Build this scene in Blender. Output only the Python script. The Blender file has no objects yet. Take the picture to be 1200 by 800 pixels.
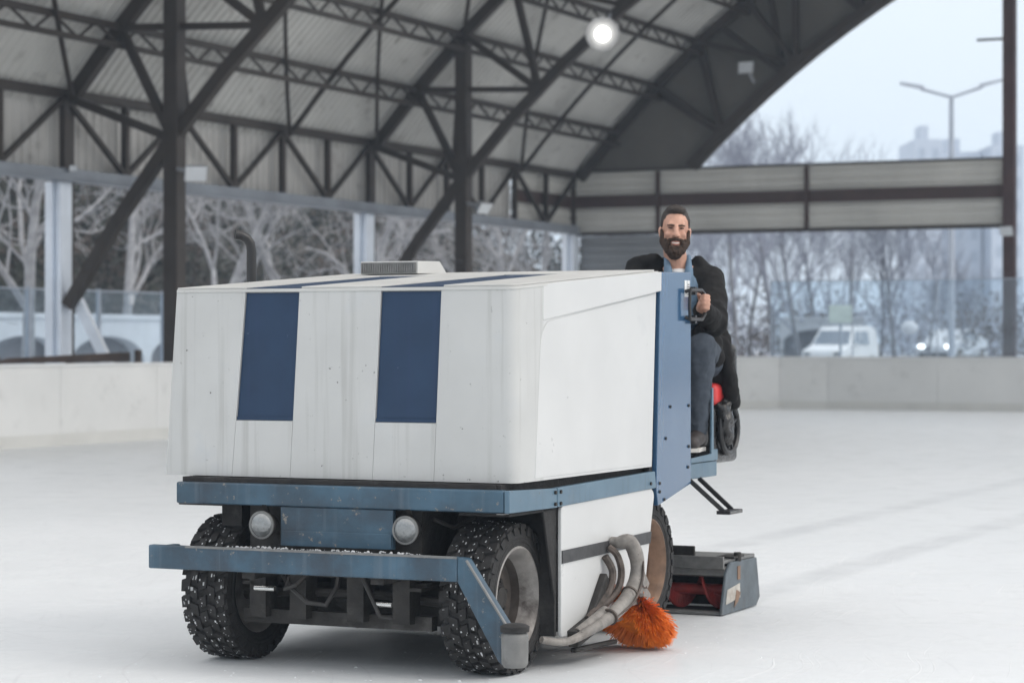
import bpy, bmesh, math, random
from mathutils import Vector, Matrix, Euler
R = math.radians
TH = R(24.8); SN, CS = math.sin(TH), math.cos(TH)
F = 2833.0; HC = 1.4
scene = bpy.context.scene
col = scene.collection
rng = random.Random(7)

# ------------------------------------------------------------------ helpers
def link(o, parent=None):
    col.objects.link(o)
    if parent is not None: o.parent = parent
    return o
def tag(o, label=None, cat=None, group=None, kind=None):
    if label: o['label'] = label
    if cat: o['category'] = cat
    if group: o['group'] = group
    if kind: o['kind'] = kind
    return o
def thing(name, label, cat, loc=(0, 0, 0), rz=0.0, group=None):
    o = bpy.data.objects.new(name, None); link(o)
    o.empty_display_size = .2
    o.location = loc; o.rotation_euler = (0, 0, rz)
    return tag(o, label, cat, group)
def copy_tree(o, parent=None):
    c = o.copy(); link(c)
    if parent is not None: c.parent = parent
    for ch in list(o.children): copy_tree(ch, c)
    return c
def hall(u, v, h=0.0):            # rink axes (u along the hall, v across) -> world
    return Vector((u*SN+v*CS, u*CS-v*SN, h))
def uv_at(px, V):                 # rink coordinates of the sight line px on the plane v = -V
    r = (px-600)/F
    return V*(CS+SN*r)/(SN-CS*r)

class MB:
    """collects simple shapes into one mesh"""
    def __init__(s): s.v = []; s.f = []; s.m = []; s.cur = 0
    def add(s, vs, fs):
        b = len(s.v); s.v += [tuple(p) for p in vs]
        for f in fs: s.f.append(tuple(b+i for i in f)); s.m.append(s.cur)
    def box(s, x0, x1, y0, y1, z0, z1):
        s.add([(x0,y0,z0),(x1,y0,z0),(x1,y1,z0),(x0,y1,z0),(x0,y0,z1),(x1,y0,z1),(x1,y1,z1),(x0,y1,z1)],
              [(0,3,2,1),(4,5,6,7),(0,1,5,4),(1,2,6,5),(2,3,7,6),(3,0,4,7)])
    def hexa(s, b, t):            # bottom quad, top quad (both counter-clockwise seen from above)
        s.add(list(b)+list(t), [(0,3,2,1),(4,5,6,7),(0,1,5,4),(1,2,6,5),(2,3,7,6),(3,0,4,7)])
    def bar(s, p, q, w, t, up=(0, 0, 1)):
        p = Vector(p); q = Vector(q); d = (q-p).normalized(); up = Vector(up)
        if abs(d.dot(up)) > .98: up = Vector((1, 0, 0)) if abs(d.x) < .9 else Vector((0, 1, 0))
        a = d.cross(up).normalized()*(w/2); b = a.normalized().cross(d).normalized()*(t/2)
        s.add([p-a-b, p+a-b, p+a+b, p-a+b, q-a-b, q+a-b, q+a+b, q-a+b],
              [(0,1,2,3),(7,6,5,4),(0,4,5,1),(1,5,6,2),(2,6,7,3),(3,7,4,0)])
    def prism(s, poly, axis, a, b):   # poly of 2d points; axis 'x': (y,z), 'y': (x,z), 'z': (x,y)
        def P(p, t):
            return {'x': (t, p[0], p[1]), 'y': (p[0], t, p[1]), 'z': (p[0], p[1], t)}[axis]
        n = len(poly)
        s.add([P(p, a) for p in poly]+[P(p, b) for p in poly],
              [tuple(range(n))[::-1], tuple(range(n, 2*n))]+[(i, (i+1) % n, n+(i+1) % n, n+i) for i in range(n)])
    def tube(s, pts, r, seg=8, cap=True):
        pts = [Vector(p) for p in pts]; n = len(pts)
        rs = list(r) if isinstance(r, (list, tuple)) else [r]*n
        base = len(s.v); prev = None; vs = []
        for i, p in enumerate(pts):
            d = (pts[min(i+1, n-1)]-pts[max(i-1, 0)])
            d = d.normalized() if d.length > 1e-9 else Vector((0, 0, 1))
            if prev is None:
                a = d.orthogonal().normalized()
            else:
                a = prev-d*prev.dot(d)
                a = a.normalized() if a.length > 1e-6 else d.orthogonal().normalized()
            prev = a; b = d.cross(a)
            for k in range(seg):
                t = 2*math.pi*k/seg
                vs.append(p+(a*math.cos(t)+b*math.sin(t))*rs[i])
        fs = []
        for i in range(n-1):
            for k in range(seg):
                fs.append((i*seg+k, i*seg+(k+1) % seg, (i+1)*seg+(k+1) % seg, (i+1)*seg+k))
        if cap:
            fs.append(tuple(range(seg))[::-1]); fs.append(tuple((n-1)*seg+k for k in range(seg)))
        s.add(vs, fs)
    def lathe(s, prof, c, ax, seg=32, close=True):   # prof: (t along axis, radius)
        c = Vector(c); ax = Vector(ax).normalized(); a = ax.orthogonal().normalized(); b = ax.cross(a)
        vs = []; fs = []; n = len(prof)
        for (t, r) in prof:
            for k in range(seg):
                q = 2*math.pi*k/seg
                vs.append(c+ax*t+(a*math.cos(q)+b*math.sin(q))*r)
        for i in range(n-1):
            for k in range(seg):
                fs.append((i*seg+k, i*seg+(k+1) % seg, (i+1)*seg+(k+1) % seg, (i+1)*seg+k))
        if close:
            fs.append(tuple(range(seg))[::-1]); fs.append(tuple((n-1)*seg+k for k in range(seg)))
        s.add(vs, fs)
    def cyl(s, p, q, r, seg=20):
        p = Vector(p); q = Vector(q)
        s.lathe([(0, r), ((q-p).length, r)], p, q-p, seg)
    def ell(s, c, r, M=None, seg=20, rings=12):
        vs = []; fs = []; c = Vector(c)
        for i in range(rings+1):
            ph = math.pi*i/rings
            for k in range(seg):
                t = 2*math.pi*k/seg
                p = Vector((r[0]*math.sin(ph)*math.cos(t), r[1]*math.sin(ph)*math.sin(t), r[2]*math.cos(ph)))
                if M is not None: p = M @ p
                vs.append(c+p)
        for i in range(rings):
            for k in range(seg):
                fs.append((i*seg+k, (i+1)*seg+k, (i+1)*seg+(k+1) % seg, i*seg+(k+1) % seg))
        s.add(vs, fs)
    def capsule(s, p, q, r1, r2, seg=16):
        p = Vector(p); q = Vector(q); L = (q-p).length
        prof = []
        for i in range(7):
            a = math.pi/2*(i/6); prof.append((-r1*math.cos(a), max(r1*math.sin(a), 1e-4)))
        for i in range(7):
            a = math.pi/2*(i/6); prof.append((L+r2*math.sin(a), max(r2*math.cos(a), 1e-4)))
        s.lathe(prof, p, q-p, seg)
    def mesh(s, name, mats, smooth=False, off=None, angle=38):
        me = bpy.data.meshes.new(name)
        vs = s.v if off is None else [(a-off[0], b-off[1], c-off[2]) for a, b, c in s.v]
        me.from_pydata(vs, [], s.f)
        for m in (mats if isinstance(mats, (list, tuple)) else [mats]): me.materials.append(m)
        if any(s.m): me.polygons.foreach_set('material_index', s.m)
        bm = bmesh.new(); bm.from_mesh(me)
        bmesh.ops.recalc_face_normals(bm, faces=bm.faces)
        if smooth:
            for f in bm.faces: f.smooth = True
            for e in bm.edges:
                if len(e.link_faces) == 2 and e.calc_face_angle(0) > R(angle): e.smooth = False
        bm.to_mesh(me); bm.free(); me.update()
        return me
    def build(s, name, mats, parent=None, smooth=False, bevel=0, off=None, seg=2):
        o = bpy.data.objects.new(name, s.mesh(name, mats, smooth, off))
        link(o, parent)
        if bevel:
            b = o.modifiers.new('edge', 'BEVEL'); b.width = bevel; b.segments = seg
            b.limit_method = 'ANGLE'; b.angle_limit = R(40)
            for p in o.data.polygons: p.use_smooth = True
            w = o.modifiers.new('wn', 'WEIGHTED_NORMAL'); w.keep_sharp = True
        return o

def part(name, mats, parent, fn, **k):
    m = MB(); fn(m); return m.build(name, mats, parent, **k)

class Each(list):
    def __getattr__(s, k):
        if k.startswith('_'): raise AttributeError(k)
        def f(*a, **kw):
            m = MB(); getattr(m, k)(*a, **kw); s.append(m)
        return f
def pieces(name, mats, parent, fn, **k):       # every piece becomes a mesh of its own
    e = Each(); fn(e)
    return [m.build(name, mats, parent, **k) for m in e]

# ------------------------------------------------------------------ materials
def new_mat(name):
    m = bpy.data.materials.new(name); m.use_nodes = True
    nt = m.node_tree; bs = nt.nodes['Principled BSDF']
    return m, nt, bs
def N(nt, t, **k):
    n = nt.nodes.new(t)
    for a, b in k.items():
        if a in n.inputs.keys(): n.inputs[a].default_value = b
        else: setattr(n, a, b)
    return n
def mixc(nt, fac, a, b, mode='MIX'):
    n = nt.nodes.new('ShaderNodeMix'); n.data_type = 'RGBA'; n.blend_type = mode
    for i, x in ((0, fac), (6, a), (7, b)):
        if hasattr(x, 'is_linked') or hasattr(x, 'links'): nt.links.new(x, n.inputs[i])
        elif i == 0: n.inputs[0].default_value = x
        else: n.inputs[i].default_value = (*x, 1)
    return n.outputs[2]
def ramp(nt, src, lo, hi):
    n = nt.nodes.new('ShaderNodeMapRange'); n.inputs['From Min'].default_value = lo; n.inputs['From Max'].default_value = hi
    nt.links.new(src, n.inputs['Value']); return n.outputs['Result']
def coords(nt, sc=(1, 1, 1), rot=(0, 0, 0), kind='Object'):
    t = nt.nodes.new('ShaderNodeTexCoord'); mp = nt.nodes.new('ShaderNodeMapping')
    mp.inputs['Scale'].default_value = sc; mp.inputs['Rotation'].default_value = rot
    nt.links.new(t.outputs[kind], mp.inputs['Vector']); return mp.outputs['Vector']
def noise(nt, vec, scale, detail=5, rough=.55):
    n = N(nt, 'ShaderNodeTexNoise', Scale=scale, Detail=detail, Roughness=rough)
    nt.links.new(vec, n.inputs['Vector']); return n.outputs['Fac']
def mat(name, c, rough=.6, metal=0.0, var=.12, scale=6, bump=0, bscale=40, streak=None, chips=None, blot=None, spec=.5, coat=0):
    """streak / chips / blot: (colour, amount 0..1) wear with a shape of its own"""
    m, nt, bs = new_mat(name); L = nt.links.new
    v = coords(nt)
    f = ramp(nt, noise(nt, v, scale), .3, .7)
    o = mixc(nt, f, tuple(x*(1-var) for x in c), tuple(min(1, x*(1+var)) for x in c))
    if blot:
        fb = ramp(nt, noise(nt, v, 3.1, 8, .65), .62-.16*blot[1], .72)
        o = mixc(nt, fb, o, blot[0])
    if streak:
        sv = coords(nt, (22, 22, .7))
        fs = ramp(nt, noise(nt, sv, 1.0, 6, .6), .54, .78)
        q = N(nt, 'ShaderNodeMath', operation='MULTIPLY'); L(fs, q.inputs[0]); q.inputs[1].default_value = streak[1]
        o = mixc(nt, q.outputs[0], o, streak[0])
    if chips:
        fc = ramp(nt, noise(nt, v, 26, 9, .7), .70-.12*chips[1], .72-.10*chips[1])
        o = mixc(nt, fc, o, chips[0])
    L(o, bs.inputs['Base Color'])
    fr = ramp(nt, noise(nt, v, scale*2.3), .2, .8)
    mr = nt.nodes.new('ShaderNodeMapRange'); L(fr, mr.inputs['Value'])
    mr.inputs['To Min'].default_value = max(.03, rough-.1); mr.inputs['To Max'].default_value = min(1, rough+.1)
    L(mr.outputs[0], bs.inputs['Roughness'])
    bs.inputs['Metallic'].default_value = metal
    bs.inputs['Specular IOR Level'].default_value = spec
    bs.inputs['Coat Weight'].default_value = coat; bs.inputs['Coat Roughness'].default_value = .18
    if bump:
        b = N(nt, 'ShaderNodeBump', Strength=bump, Distance=.01)
        L(noise(nt, v, bscale, 6), b.inputs['Height']); L(b.outputs[0], bs.inputs['Normal'])
    return m
M = {}
M['white_paint'] = mat('white_paint', (.47, .475, .465), .38, var=.06, scale=3, streak=((.25, .245, .225), .5), chips=((.06, .055, .05), .32), blot=((.46, .475, .48), .2), bump=.05, bscale=9)
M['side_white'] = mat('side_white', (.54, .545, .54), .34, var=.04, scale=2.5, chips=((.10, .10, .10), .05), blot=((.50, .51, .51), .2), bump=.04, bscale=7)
M['lid_white'] = mat('lid_white', (.47, .47, .455), .5, var=.08, scale=3, chips=((.10, .09, .08), .25))
M['deep_blue'] = mat('deep_blue', (.019, .041, .083), .55, var=.10, scale=5, streak=((.028, .044, .10), .5), chips=((.06, .08, .13), .18), spec=.25)
M['worn_blue'] = mat('worn_blue', (.038, .084, .126), .42, var=.35, scale=4, blot=((.026, .036, .050), 1.0), chips=((.20, .18, .155), .7), streak=((.12, .155, .19), .55), bump=.2, bscale=30)
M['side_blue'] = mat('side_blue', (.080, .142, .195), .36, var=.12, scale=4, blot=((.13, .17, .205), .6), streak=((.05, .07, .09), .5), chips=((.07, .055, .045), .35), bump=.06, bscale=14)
M['panel_blue'] = mat('panel_blue', (.032, .090, .178), .13, var=.06, scale=3, chips=((.04, .04, .05), .12), streak=((.07, .12, .19), .3), coat=.6, bump=.03, bscale=3)
M['grime_shade_black'] = mat('grime_shade_black', (.018, .016, .015), .75, var=.5, scale=14, blot=((.07, .065, .06), .3), bump=.4, bscale=60)  # grime on the frame; also stands in for shade in the gaps
M['chassis'] = mat('chassis', (.020, .018, .016), .7, var=.5, scale=12, blot=((.10, .095, .09), .35), bump=.4, bscale=50)
M['rubber'] = mat('rubber', (.017, .016, .0155), .78, var=.3, scale=20, blot=((.05, .048, .046), .3), bump=.25, bscale=60)
M['sidewall'] = mat('sidewall', (.035, .032, .030), .75, var=.3, scale=9, blot=((.09, .085, .08), .4), bump=.2, bscale=50)
M['snow_bit'] = mat('snow_bit', (.82, .84, .86), .6, var=.06)
M['slush'] = mat('slush', (.46, .47, .475), .6, var=.5, scale=30)
M['rim_grey'] = mat('rim_grey', (.27, .255, .24), .55, metal=.3, var=.25, scale=10, blot=((.05, .04, .035), .4), chips=((.35, .34, .32), .3))
M['disc_dirt'] = mat('disc_dirt', (.085, .072, .062), .7, var=.4, scale=9, blot=((.035, .026, .022), .6), chips=((.16, .14, .12), .3), bump=.2)
M['rim_rust'] = mat('rim_rust', (.21, .13, .085), .65, metal=.2, var=.35, scale=12, blot=((.06, .035, .025), .5))
M['arm_grey'] = mat('arm_grey', (.21, .195, .178), .6, var=.3, scale=22, blot=((.09, .065, .05), .7), chips=((.05, .038, .03), .55), bump=.2)
M['hose_dirty'] = mat('hose_dirty', (.075, .058, .048), .65, var=.5, scale=25, blot=((.20, .17, .145), .6), bump=.4, bscale=70)
M['hose'] = mat('hose', (.028, .026, .025), .5, var=.3, scale=20)
M['bristle'] = mat('bristle', (.95, .24, .03), .55, var=.25, scale=30)
M['steel_bright'] = mat('steel_bright', (.62, .62, .60), .25, metal=.9, var=.1)
M['galv'] = mat('galv', (.19, .19, .185), .5, metal=.4, var=.2, scale=20, chips=((.10, .08, .06), .3))
M['black_paint'] = mat('black_paint', (.015, .015, .016), .4, var=.2)
M['stripe_black'] = mat('stripe_black', (.045, .045, .047), .6, var=.25, scale=16)
M['roller_grey'] = mat('roller_grey', (.16, .16, .155), .55, var=.2, scale=12, blot=((.05, .045, .04), .3))
M['plate_dark'] = mat('plate_dark', (.085, .105, .12), .55, var=.25, scale=9, blot=((.17, .16, .15), .5), chips=((.05, .04, .035), .4), streak=((.05, .05, .05), .5))
M['worn_white'] = mat('worn_white', (.42, .40, .36), .6, var=.2, scale=20, blot=((.20, .14, .10), .6), chips=((.10, .07, .05), .5))
M['red_auger'] = mat('red_auger', (.30, .035, .03), .5, var=.3, scale=14, blot=((.08, .02, .02), .4))
M['decal'] = mat('decal', (.75, .76, .76), .4, var=.05)
M['lens'] = mat('lens', (.24, .25, .25), .16, var=.12, scale=60, metal=.5, coat=.8, bump=.35, bscale=90)
M['red_vinyl'] = mat('red_vinyl', (.62, .05, .05), .4, var=.1)
M['black_vinyl'] = mat('black_vinyl', (.016, .015, .015), .28, var=.3, scale=18, bump=.5, bscale=22)
M['skin'] = mat('skin', (.50, .275, .195), .48, var=.14, scale=28, blot=((.52, .24, .17), .5), bump=.15, bscale=90)
M['hair'] = mat('hair', (.022, .014, .010), .6, var=.4, scale=60, bump=.6, bscale=120)
M['brow'] = mat('brow', (.060, .036, .025), .8, var=.5, scale=120)
M['beard'] = mat('beard', (.042, .023, .014), .8, var=.7, scale=90, bump=.7, bscale=150)
M['lips'] = mat('lips', (.38, .16, .125), .45, var=.1)
M['teeth'] = mat('teeth', (.62, .57, .51), .3, var=.03)
M['eye_shade'] = mat('eye_shade', (.06, .036, .028), .2, var=.1)  # squinting eye slit, painted in the tone of shaded skin
M['jacket'] = mat('jacket', (.012, .0115, .0115), .75, var=.2, scale=10, bump=.12, bscale=26, spec=.15)
M['denim'] = mat('denim', (.062, .074, .092), .85, var=.3, scale=9, bump=.4, bscale=30, spec=.15)
M['shirt'] = mat('shirt', (.12, .19, .27), .8, var=.15, scale=20)
M['tee'] = mat('tee', (.72, .70, .69), .8, var=.05)
M['shoe'] = mat('shoe', (.030, .022, .020), .55, var=.3, scale=20)
M['sole'] = mat('sole', (.55, .53, .50), .7, var=.1)
M['steel_brown'] = mat('steel_brown', (.033, .024, .018), .65, var=.2, scale=2)
M['band_brown'] = mat('band_brown', (.050, .026, .021), .6, var=.15, scale=2)
M['post_red'] = mat('post_red', (.055, .026, .024), .6, var=.2, scale=2)
M['post_blue'] = mat('post_blue', (.76, .81, .88), .5, var=.08, scale=2, streak=((.45, .53, .63), .3))
M['eave_grey'] = mat('eave_grey', (.23, .25, .28), .5, var=.18, scale=1.5)
M['roof_sheet'] = mat('roof_sheet', (.54, .53, .50), .55, metal=.0, var=.14, scale=.6, blot=((.27, .25, .23), .35))
M['side_sheet'] = mat('side_sheet', (.47, .455, .43), .6, var=.10, scale=.8, blot=((.31, .29, .27), .3))
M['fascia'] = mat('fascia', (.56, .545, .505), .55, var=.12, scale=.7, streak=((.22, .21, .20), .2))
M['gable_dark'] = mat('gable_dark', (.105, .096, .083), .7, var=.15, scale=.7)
M['gable_low'] = mat('gable_low', (.26, .27, .28), .6, var=.12, scale=.7)
M['clad_blue'] = mat('clad_blue', (.52, .60, .70), .6, var=.06, scale=1)
M['barrier_white'] = mat('barrier_white', (.70, .70, .685), .5, var=.05, scale=.9, blot=((.60, .60, .585), .25), chips=((.33, .32, .31), .1))
M['kick'] = mat('kick', (.62, .615, .585), .55, var=.07, scale=1.5)
M['barrier_cap'] = mat('barrier_cap', (.70, .705, .70), .45, var=.06, scale=2)
M['wood_brown'] = mat('wood_brown', (.055, .034, .025), .7, var=.35, scale=5)
M['plaster'] = mat('plaster', (.66, .69, .73), .8, var=.07, scale=1)
M['arch_back'] = mat('arch_back', (.16, .16, .18), .85, var=.25, scale=1.2)
M['bark_pale'] = mat('bark_pale', (.31, .315, .33), .85, var=.3, scale=5, blot=((.24, .23, .22), .35))
M['bark_dark'] = mat('bark_dark', (.17, .175, .195), .9, var=.3, scale=4)
M['twig_haze'] = mat('twig_haze', (.25, .27, .33), .9, var=.25, scale=3)  # bluish distance haze is tinted into the twig colour
M['leaf_dark'] = mat('leaf_dark', (.024, .027, .020), .9, var=.6, scale=.6)
M['leaf_brown'] = mat('leaf_brown', (.055, .043, .036), .9, var=.5, scale=.7)
M['car_white'] = mat('car_white', (.86, .87, .88), .25, var=.03, coat=.5)
M['car_silver'] = mat('car_silver', (.74, .78, .83), .3, metal=.3, var=.04, coat=.5)
M['car_glass'] = mat('car_glass', (.22, .26, .31), .08, var=.1, coat=.6)
M['pole_grey'] = mat('pole_grey', (.36, .40, .46), .5, var=.1)
M['sign_face'] = mat('sign_face', (.58, .66, .60), .5, var=.08, scale=4)
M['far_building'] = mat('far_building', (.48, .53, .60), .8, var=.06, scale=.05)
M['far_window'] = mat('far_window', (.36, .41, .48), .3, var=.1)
M['flood_body'] = mat('flood_body', (.30, .31, .33), .5, var=.1)
M['halo_dish'] = mat('halo_dish', (.30, .30, .30), .6, var=.1)
M['flood_glass'] = mat('flood_glass', (.62, .64, .66), .15, var=.06)
M['asphalt'] = mat('asphalt', (.055, .056, .058), .85, var=.2, scale=4)

def emis(name, c, s):
    m, nt, bs = new_mat(name)
    bs.inputs['Base Color'].default_value = (.8, .8, .8, 1)
    bs.inputs['Emission Color'].default_value = (*c, 1); bs.inputs['Emission Strength'].default_value = s
    return m
M['lamp_on'] = emis('lamp_on', (1, .98, .94), 4)
M['headlamp_on'] = emis('headlamp_on', (1, .97, .92), 5)

def ice_material():
    m, nt, bs = new_mat('ice'); L = nt.links.new
    v = coords(nt)
    va = coords(nt, (1, 1, 1), (0, 0, TH))               # along the rink
    big = ramp(nt, noise(nt, v, .22, 6, .6), .3, .72)
    base = mixc(nt, big, (.70, .725, .737), (.765, .785, .797))
    mid = ramp(nt, noise(nt, v, 2.6, 8, .68), .50, .72)
    base = mixc(nt, mid, base, (.625, .65, .66))
    # sweeps of the machine: soft streaks along the rink
    mp = N(nt, 'ShaderNodeMapping'); mp.inputs['Scale'].default_value = (1.6, .05, 1); L(va, mp.inputs['Vector'])
    st = ramp(nt, noise(nt, mp.outputs[0], 1.0, 4, .5), .50, .72)
    def times(x, k):
        q = N(nt, 'ShaderNodeMath', operation='MULTIPLY'); L(x, q.inputs[0])
        if hasattr(k, 'links'): L(k, q.inputs[1])
        else: q.inputs[1].default_value = k
        return q.outputs[0]
    base = mixc(nt, times(st, .22), base, (.66, .68, .69))
    # wheel tracks left on the wet ice behind the machine
    sx = nt.nodes.new('ShaderNodeSeparateXYZ'); L(va, sx.inputs[0])
    brk = ramp(nt, noise(nt, v, 1.7, 5, .6), .30, .62)
    for v0 in (-5.66, -4.44):
        d = N(nt, 'ShaderNodeMath', operation='SUBTRACT'); L(sx.outputs[0], d.inputs[0]); d.inputs[1].default_value = v0
        ab = N(nt, 'ShaderNodeMath', operation='ABSOLUTE'); L(d.outputs[0], ab.inputs[0])
        band = ramp(nt, ab.outputs[0], .19, .08)
        gate = ramp(nt, sx.outputs[1], 11.2, 12.2)
        base = mixc(nt, times(times(times(band, gate), brk), .75), base, (.56, .58, .595))
    # skate scratches in several directions, faint
    hts = []
    for (rot, fx, th, cc) in ((.35, 70, .63, (.80, .81, .82)), (-.8, 55, .64, (.62, .635, .65)), (1.3, 60, .645, (.80, .81, .82)), (-.1, 42, .65, (.62, .635, .65))):
        wv = coords(nt, (1, 1, 1), (0, 0, rot))
        wn = N(nt, 'ShaderNodeTexNoise', Scale=.35, Detail=2); L(wv, wn.inputs['Vector'])
        wa = N(nt, 'ShaderNodeVectorMath', operation='ADD'); L(wv, wa.inputs[0]); L(wn.outputs['Color'], wa.inputs[1])
        ws = N(nt, 'ShaderNodeVectorMath', operation='MULTIPLY'); L(wa.outputs[0], ws.inputs[0]); ws.inputs[1].default_value = (fx, .9, 1)
        s_ = ramp(nt, noise(nt, ws.outputs[0], 1.0, 3, .5), th, th+.05); hts.append(s_)
        base = mixc(nt, times(s_, .50), base, cc)
    fine = ramp(nt, noise(nt, v, 38, 6, .7), .60, .74)
    base = mixc(nt, times(fine, .30), base, (.64, .655, .67))
    grit = ramp(nt, noise(nt, v, 130, 4, .6), .68, .74)
    base = mixc(nt, times(grit, .5), base, (.82, .83, .84))
    L(base, bs.inputs['Base Color'])
    rr = nt.nodes.new('ShaderNodeMapRange'); L(mid, rr.inputs['Value'])
    rr.inputs['To Min'].default_value = .38; rr.inputs['To Max'].default_value = .65
    L(rr.outputs[0], bs.inputs['Roughness']); bs.inputs['Specular IOR Level'].default_value = .25
    bp = N(nt, 'ShaderNodeBump', Strength=.30, Distance=.006)
    ad = N(nt, 'ShaderNodeMath', operation='ADD'); L(hts[0], ad.inputs[0]); L(fine, ad.inputs[1])
    ad2 = N(nt, 'ShaderNodeMath', operation='ADD'); L(ad.outputs[0], ad2.inputs[0]); L(noise(nt, v, 9, 6, .6), ad2.inputs[1])
    L(ad2.outputs[0], bp.inputs['Height']); L(bp.outputs[0], bs.inputs['Normal'])
    return m
M['ice'] = ice_material()
M['snow_ground'] = mat('snow_ground', (.48, .49, .51), .85, var=.2, scale=.3, blot=((.30, .30, .30), .4))
M['hill_soil'] = mat('hill_soil', (.060, .055, .048), .95, var=.4, scale=.4)

def glass_material():
    m = bpy.data.materials.new('clear_panel'); m.use_nodes = True; nt = m.node_tree; nt.nodes.clear()
    L = nt.links.new
    out = nt.nodes.new('ShaderNodeOutputMaterial')
    tr = N(nt, 'ShaderNodeBsdfTransparent'); tr.inputs[0].default_value = (.90, .95, .985, 1)
    df = N(nt, 'ShaderNodeBsdfDiffuse'); df.inputs[0].default_value = (.62, .70, .78, 1)
    gl = N(nt, 'ShaderNodeBsdfGlossy'); gl.inputs['Roughness'].default_value = .06
    a = nt.nodes.new('ShaderNodeMixShader'); L(tr.outputs[0], a.inputs[1]); L(df.outputs[0], a.inputs[2])
    v = coords(nt); n = ramp(nt, noise(nt, v, 1.3, 6, .6), .25, .8)
    mr = nt.nodes.new('ShaderNodeMapRange'); L(n, mr.inputs['Value']); mr.inputs['To Min'].default_value = .03; mr.inputs['To Max'].default_value = .16
    L(mr.outputs[0], a.inputs[0])
    b = nt.nodes.new('ShaderNodeMixShader'); fr = N(nt, 'ShaderNodeFresnel', IOR=1.45)
    ge = nt.nodes.new('ShaderNodeNewGeometry'); iv = N(nt, 'ShaderNodeMath', operation='SUBTRACT'); iv.inputs[0].default_value = 1; L(ge.outputs['Backfacing'], iv.inputs[1])
    mu = N(nt, 'ShaderNodeMath', operation='MULTIPLY'); L(fr.outputs[0], mu.inputs[0]); L(iv.outputs[0], mu.inputs[1])
    L(mu.outputs[0], b.inputs[0]); L(a.outputs[0], b.inputs[1]); L(gl.outputs[0], b.inputs[2])
    L(b.outputs[0], out.inputs[0]); return m
M['glass'] = glass_material()

# ------------------------------------------------------------------ ground
def smooth01(t): t = max(0, min(1, t)); return t*t*(3-2*t)
def ground_h(u, v):
    g = -.06
    if u > 53: g += .34*smooth01((u-53)/18)
    return g
def build_ground():
    us = [-60, -20, 20, 52]+[53+i*3 for i in range(9)]+[90, 120, 180, 260, 340]
    vs = [-240, -160, -100, -60, -30, 0, 30, 60, 110]
    mb = MB()
    for i in range(len(us)-1):
        for j in range(len(vs)-1):
            q = [hall(u, v, ground_h(u, v)) for u, v in ((us[i], vs[j]), (us[i], vs[j+1]), (us[i+1], vs[j+1]), (us[i+1], vs[j]))]
            mb.add(q, [(0, 1, 2, 3)])
    o = mb.build('ground', M['snow_ground']); o['kind'] = 'structure'
    bm = bmesh.new(); bm.from_mesh(o.data); bmesh.ops.remove_doubles(bm, verts=bm.verts, dist=.01); bm.to_mesh(o.data); bm.free()
    mb = MB()
    mb.add([hall(u, v, 0) for u, v in ((-25, -19.7), (-25, 24), (50.1, 24), (50.1, -19.7))], [(0, 1, 2, 3)])
    o = mb.build('ice', M['ice']); o['kind'] = 'structure'
    mb = MB()
    mb.add([hall(u, v, .285) for u, v in ((84, -70), (84, 90), (118, 90), (118, -70))], [(0, 1, 2, 3)])
    o = mb.build('road', M['asphalt']); o['kind'] = 'structure'
    # hillside to the left of the hall
    mb = MB(); nu, nv = 38, 26; U0, U1, V0, V1 = 5, 122, -31, -92
    g = [[None]*(nv+1) for _ in range(nu+1)]; vv = []
    for i in range(nu+1):
        for j in range(nv+1):
            u = U0+(U1-U0)*i/nu; v = V0+(V1-V0)*j/nv
            vv.append(hall(u, v, hill_h(u, v)))
    fs = [(i*(nv+1)+j, i*(nv+1)+j+1, (i+1)*(nv+1)+j+1, (i+1)*(nv+1)+j) for i in range(nu) for j in range(nv)]
    mb.add(vv, fs); o = mb.build('hillside', M['hill_soil'], smooth=True); o['kind'] = 'structure'
def hill_h(u, v):
    t = max(0, -33-v)
    k = 1-smooth01((u-92)/28)
    return -.5+(.56*t*math.exp(-t/140)+.35*math.sin(u*.31+v*.2)*min(1, t/6))*k
build_ground()

# ------------------------------------------------------------------ ice resurfacer
O = Vector((-.65, 10.6, 0)); RZ = -TH
def mloc(v, u, h): return Vector((O.x+v*CS+u*SN, O.y-v*SN+u*CS, h))
ir = thing('ice_resurfacer', 'white and blue ice resurfacer with two dark blue panels on its snow tank', 'ice resurfacer', O, RZ)
def lid_h(u): return 1.64+(u+.25)*.0655
def rounded(pts, rad):     # pts: list of (x,y,r) -> polygon with rounded corners
    out = []; n = len(pts)
    for i, (x, y, r) in enumerate(pts):
        if r <= 0: out.append((x, y)); continue
        p0 = Vector(pts[i-1][:2]); p1 = Vector((x, y)); p2 = Vector(pts[(i+1) % n][:2])
        a = (p0-p1).normalized(); b = (p2-p1).normalized(); ang = a.angle(b)
        d = r/math.tan(ang/2); c = p1+(a+b).normalized()*(r/math.sin(ang/2))
        s0 = (p1+a*d)-c; s1 = (p1+b*d)-c
        for k in range(8):
            t = k/7; q = s0.lerp(s1, t); out.append(tuple(c+q.normalized()*r))
    return out

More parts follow.
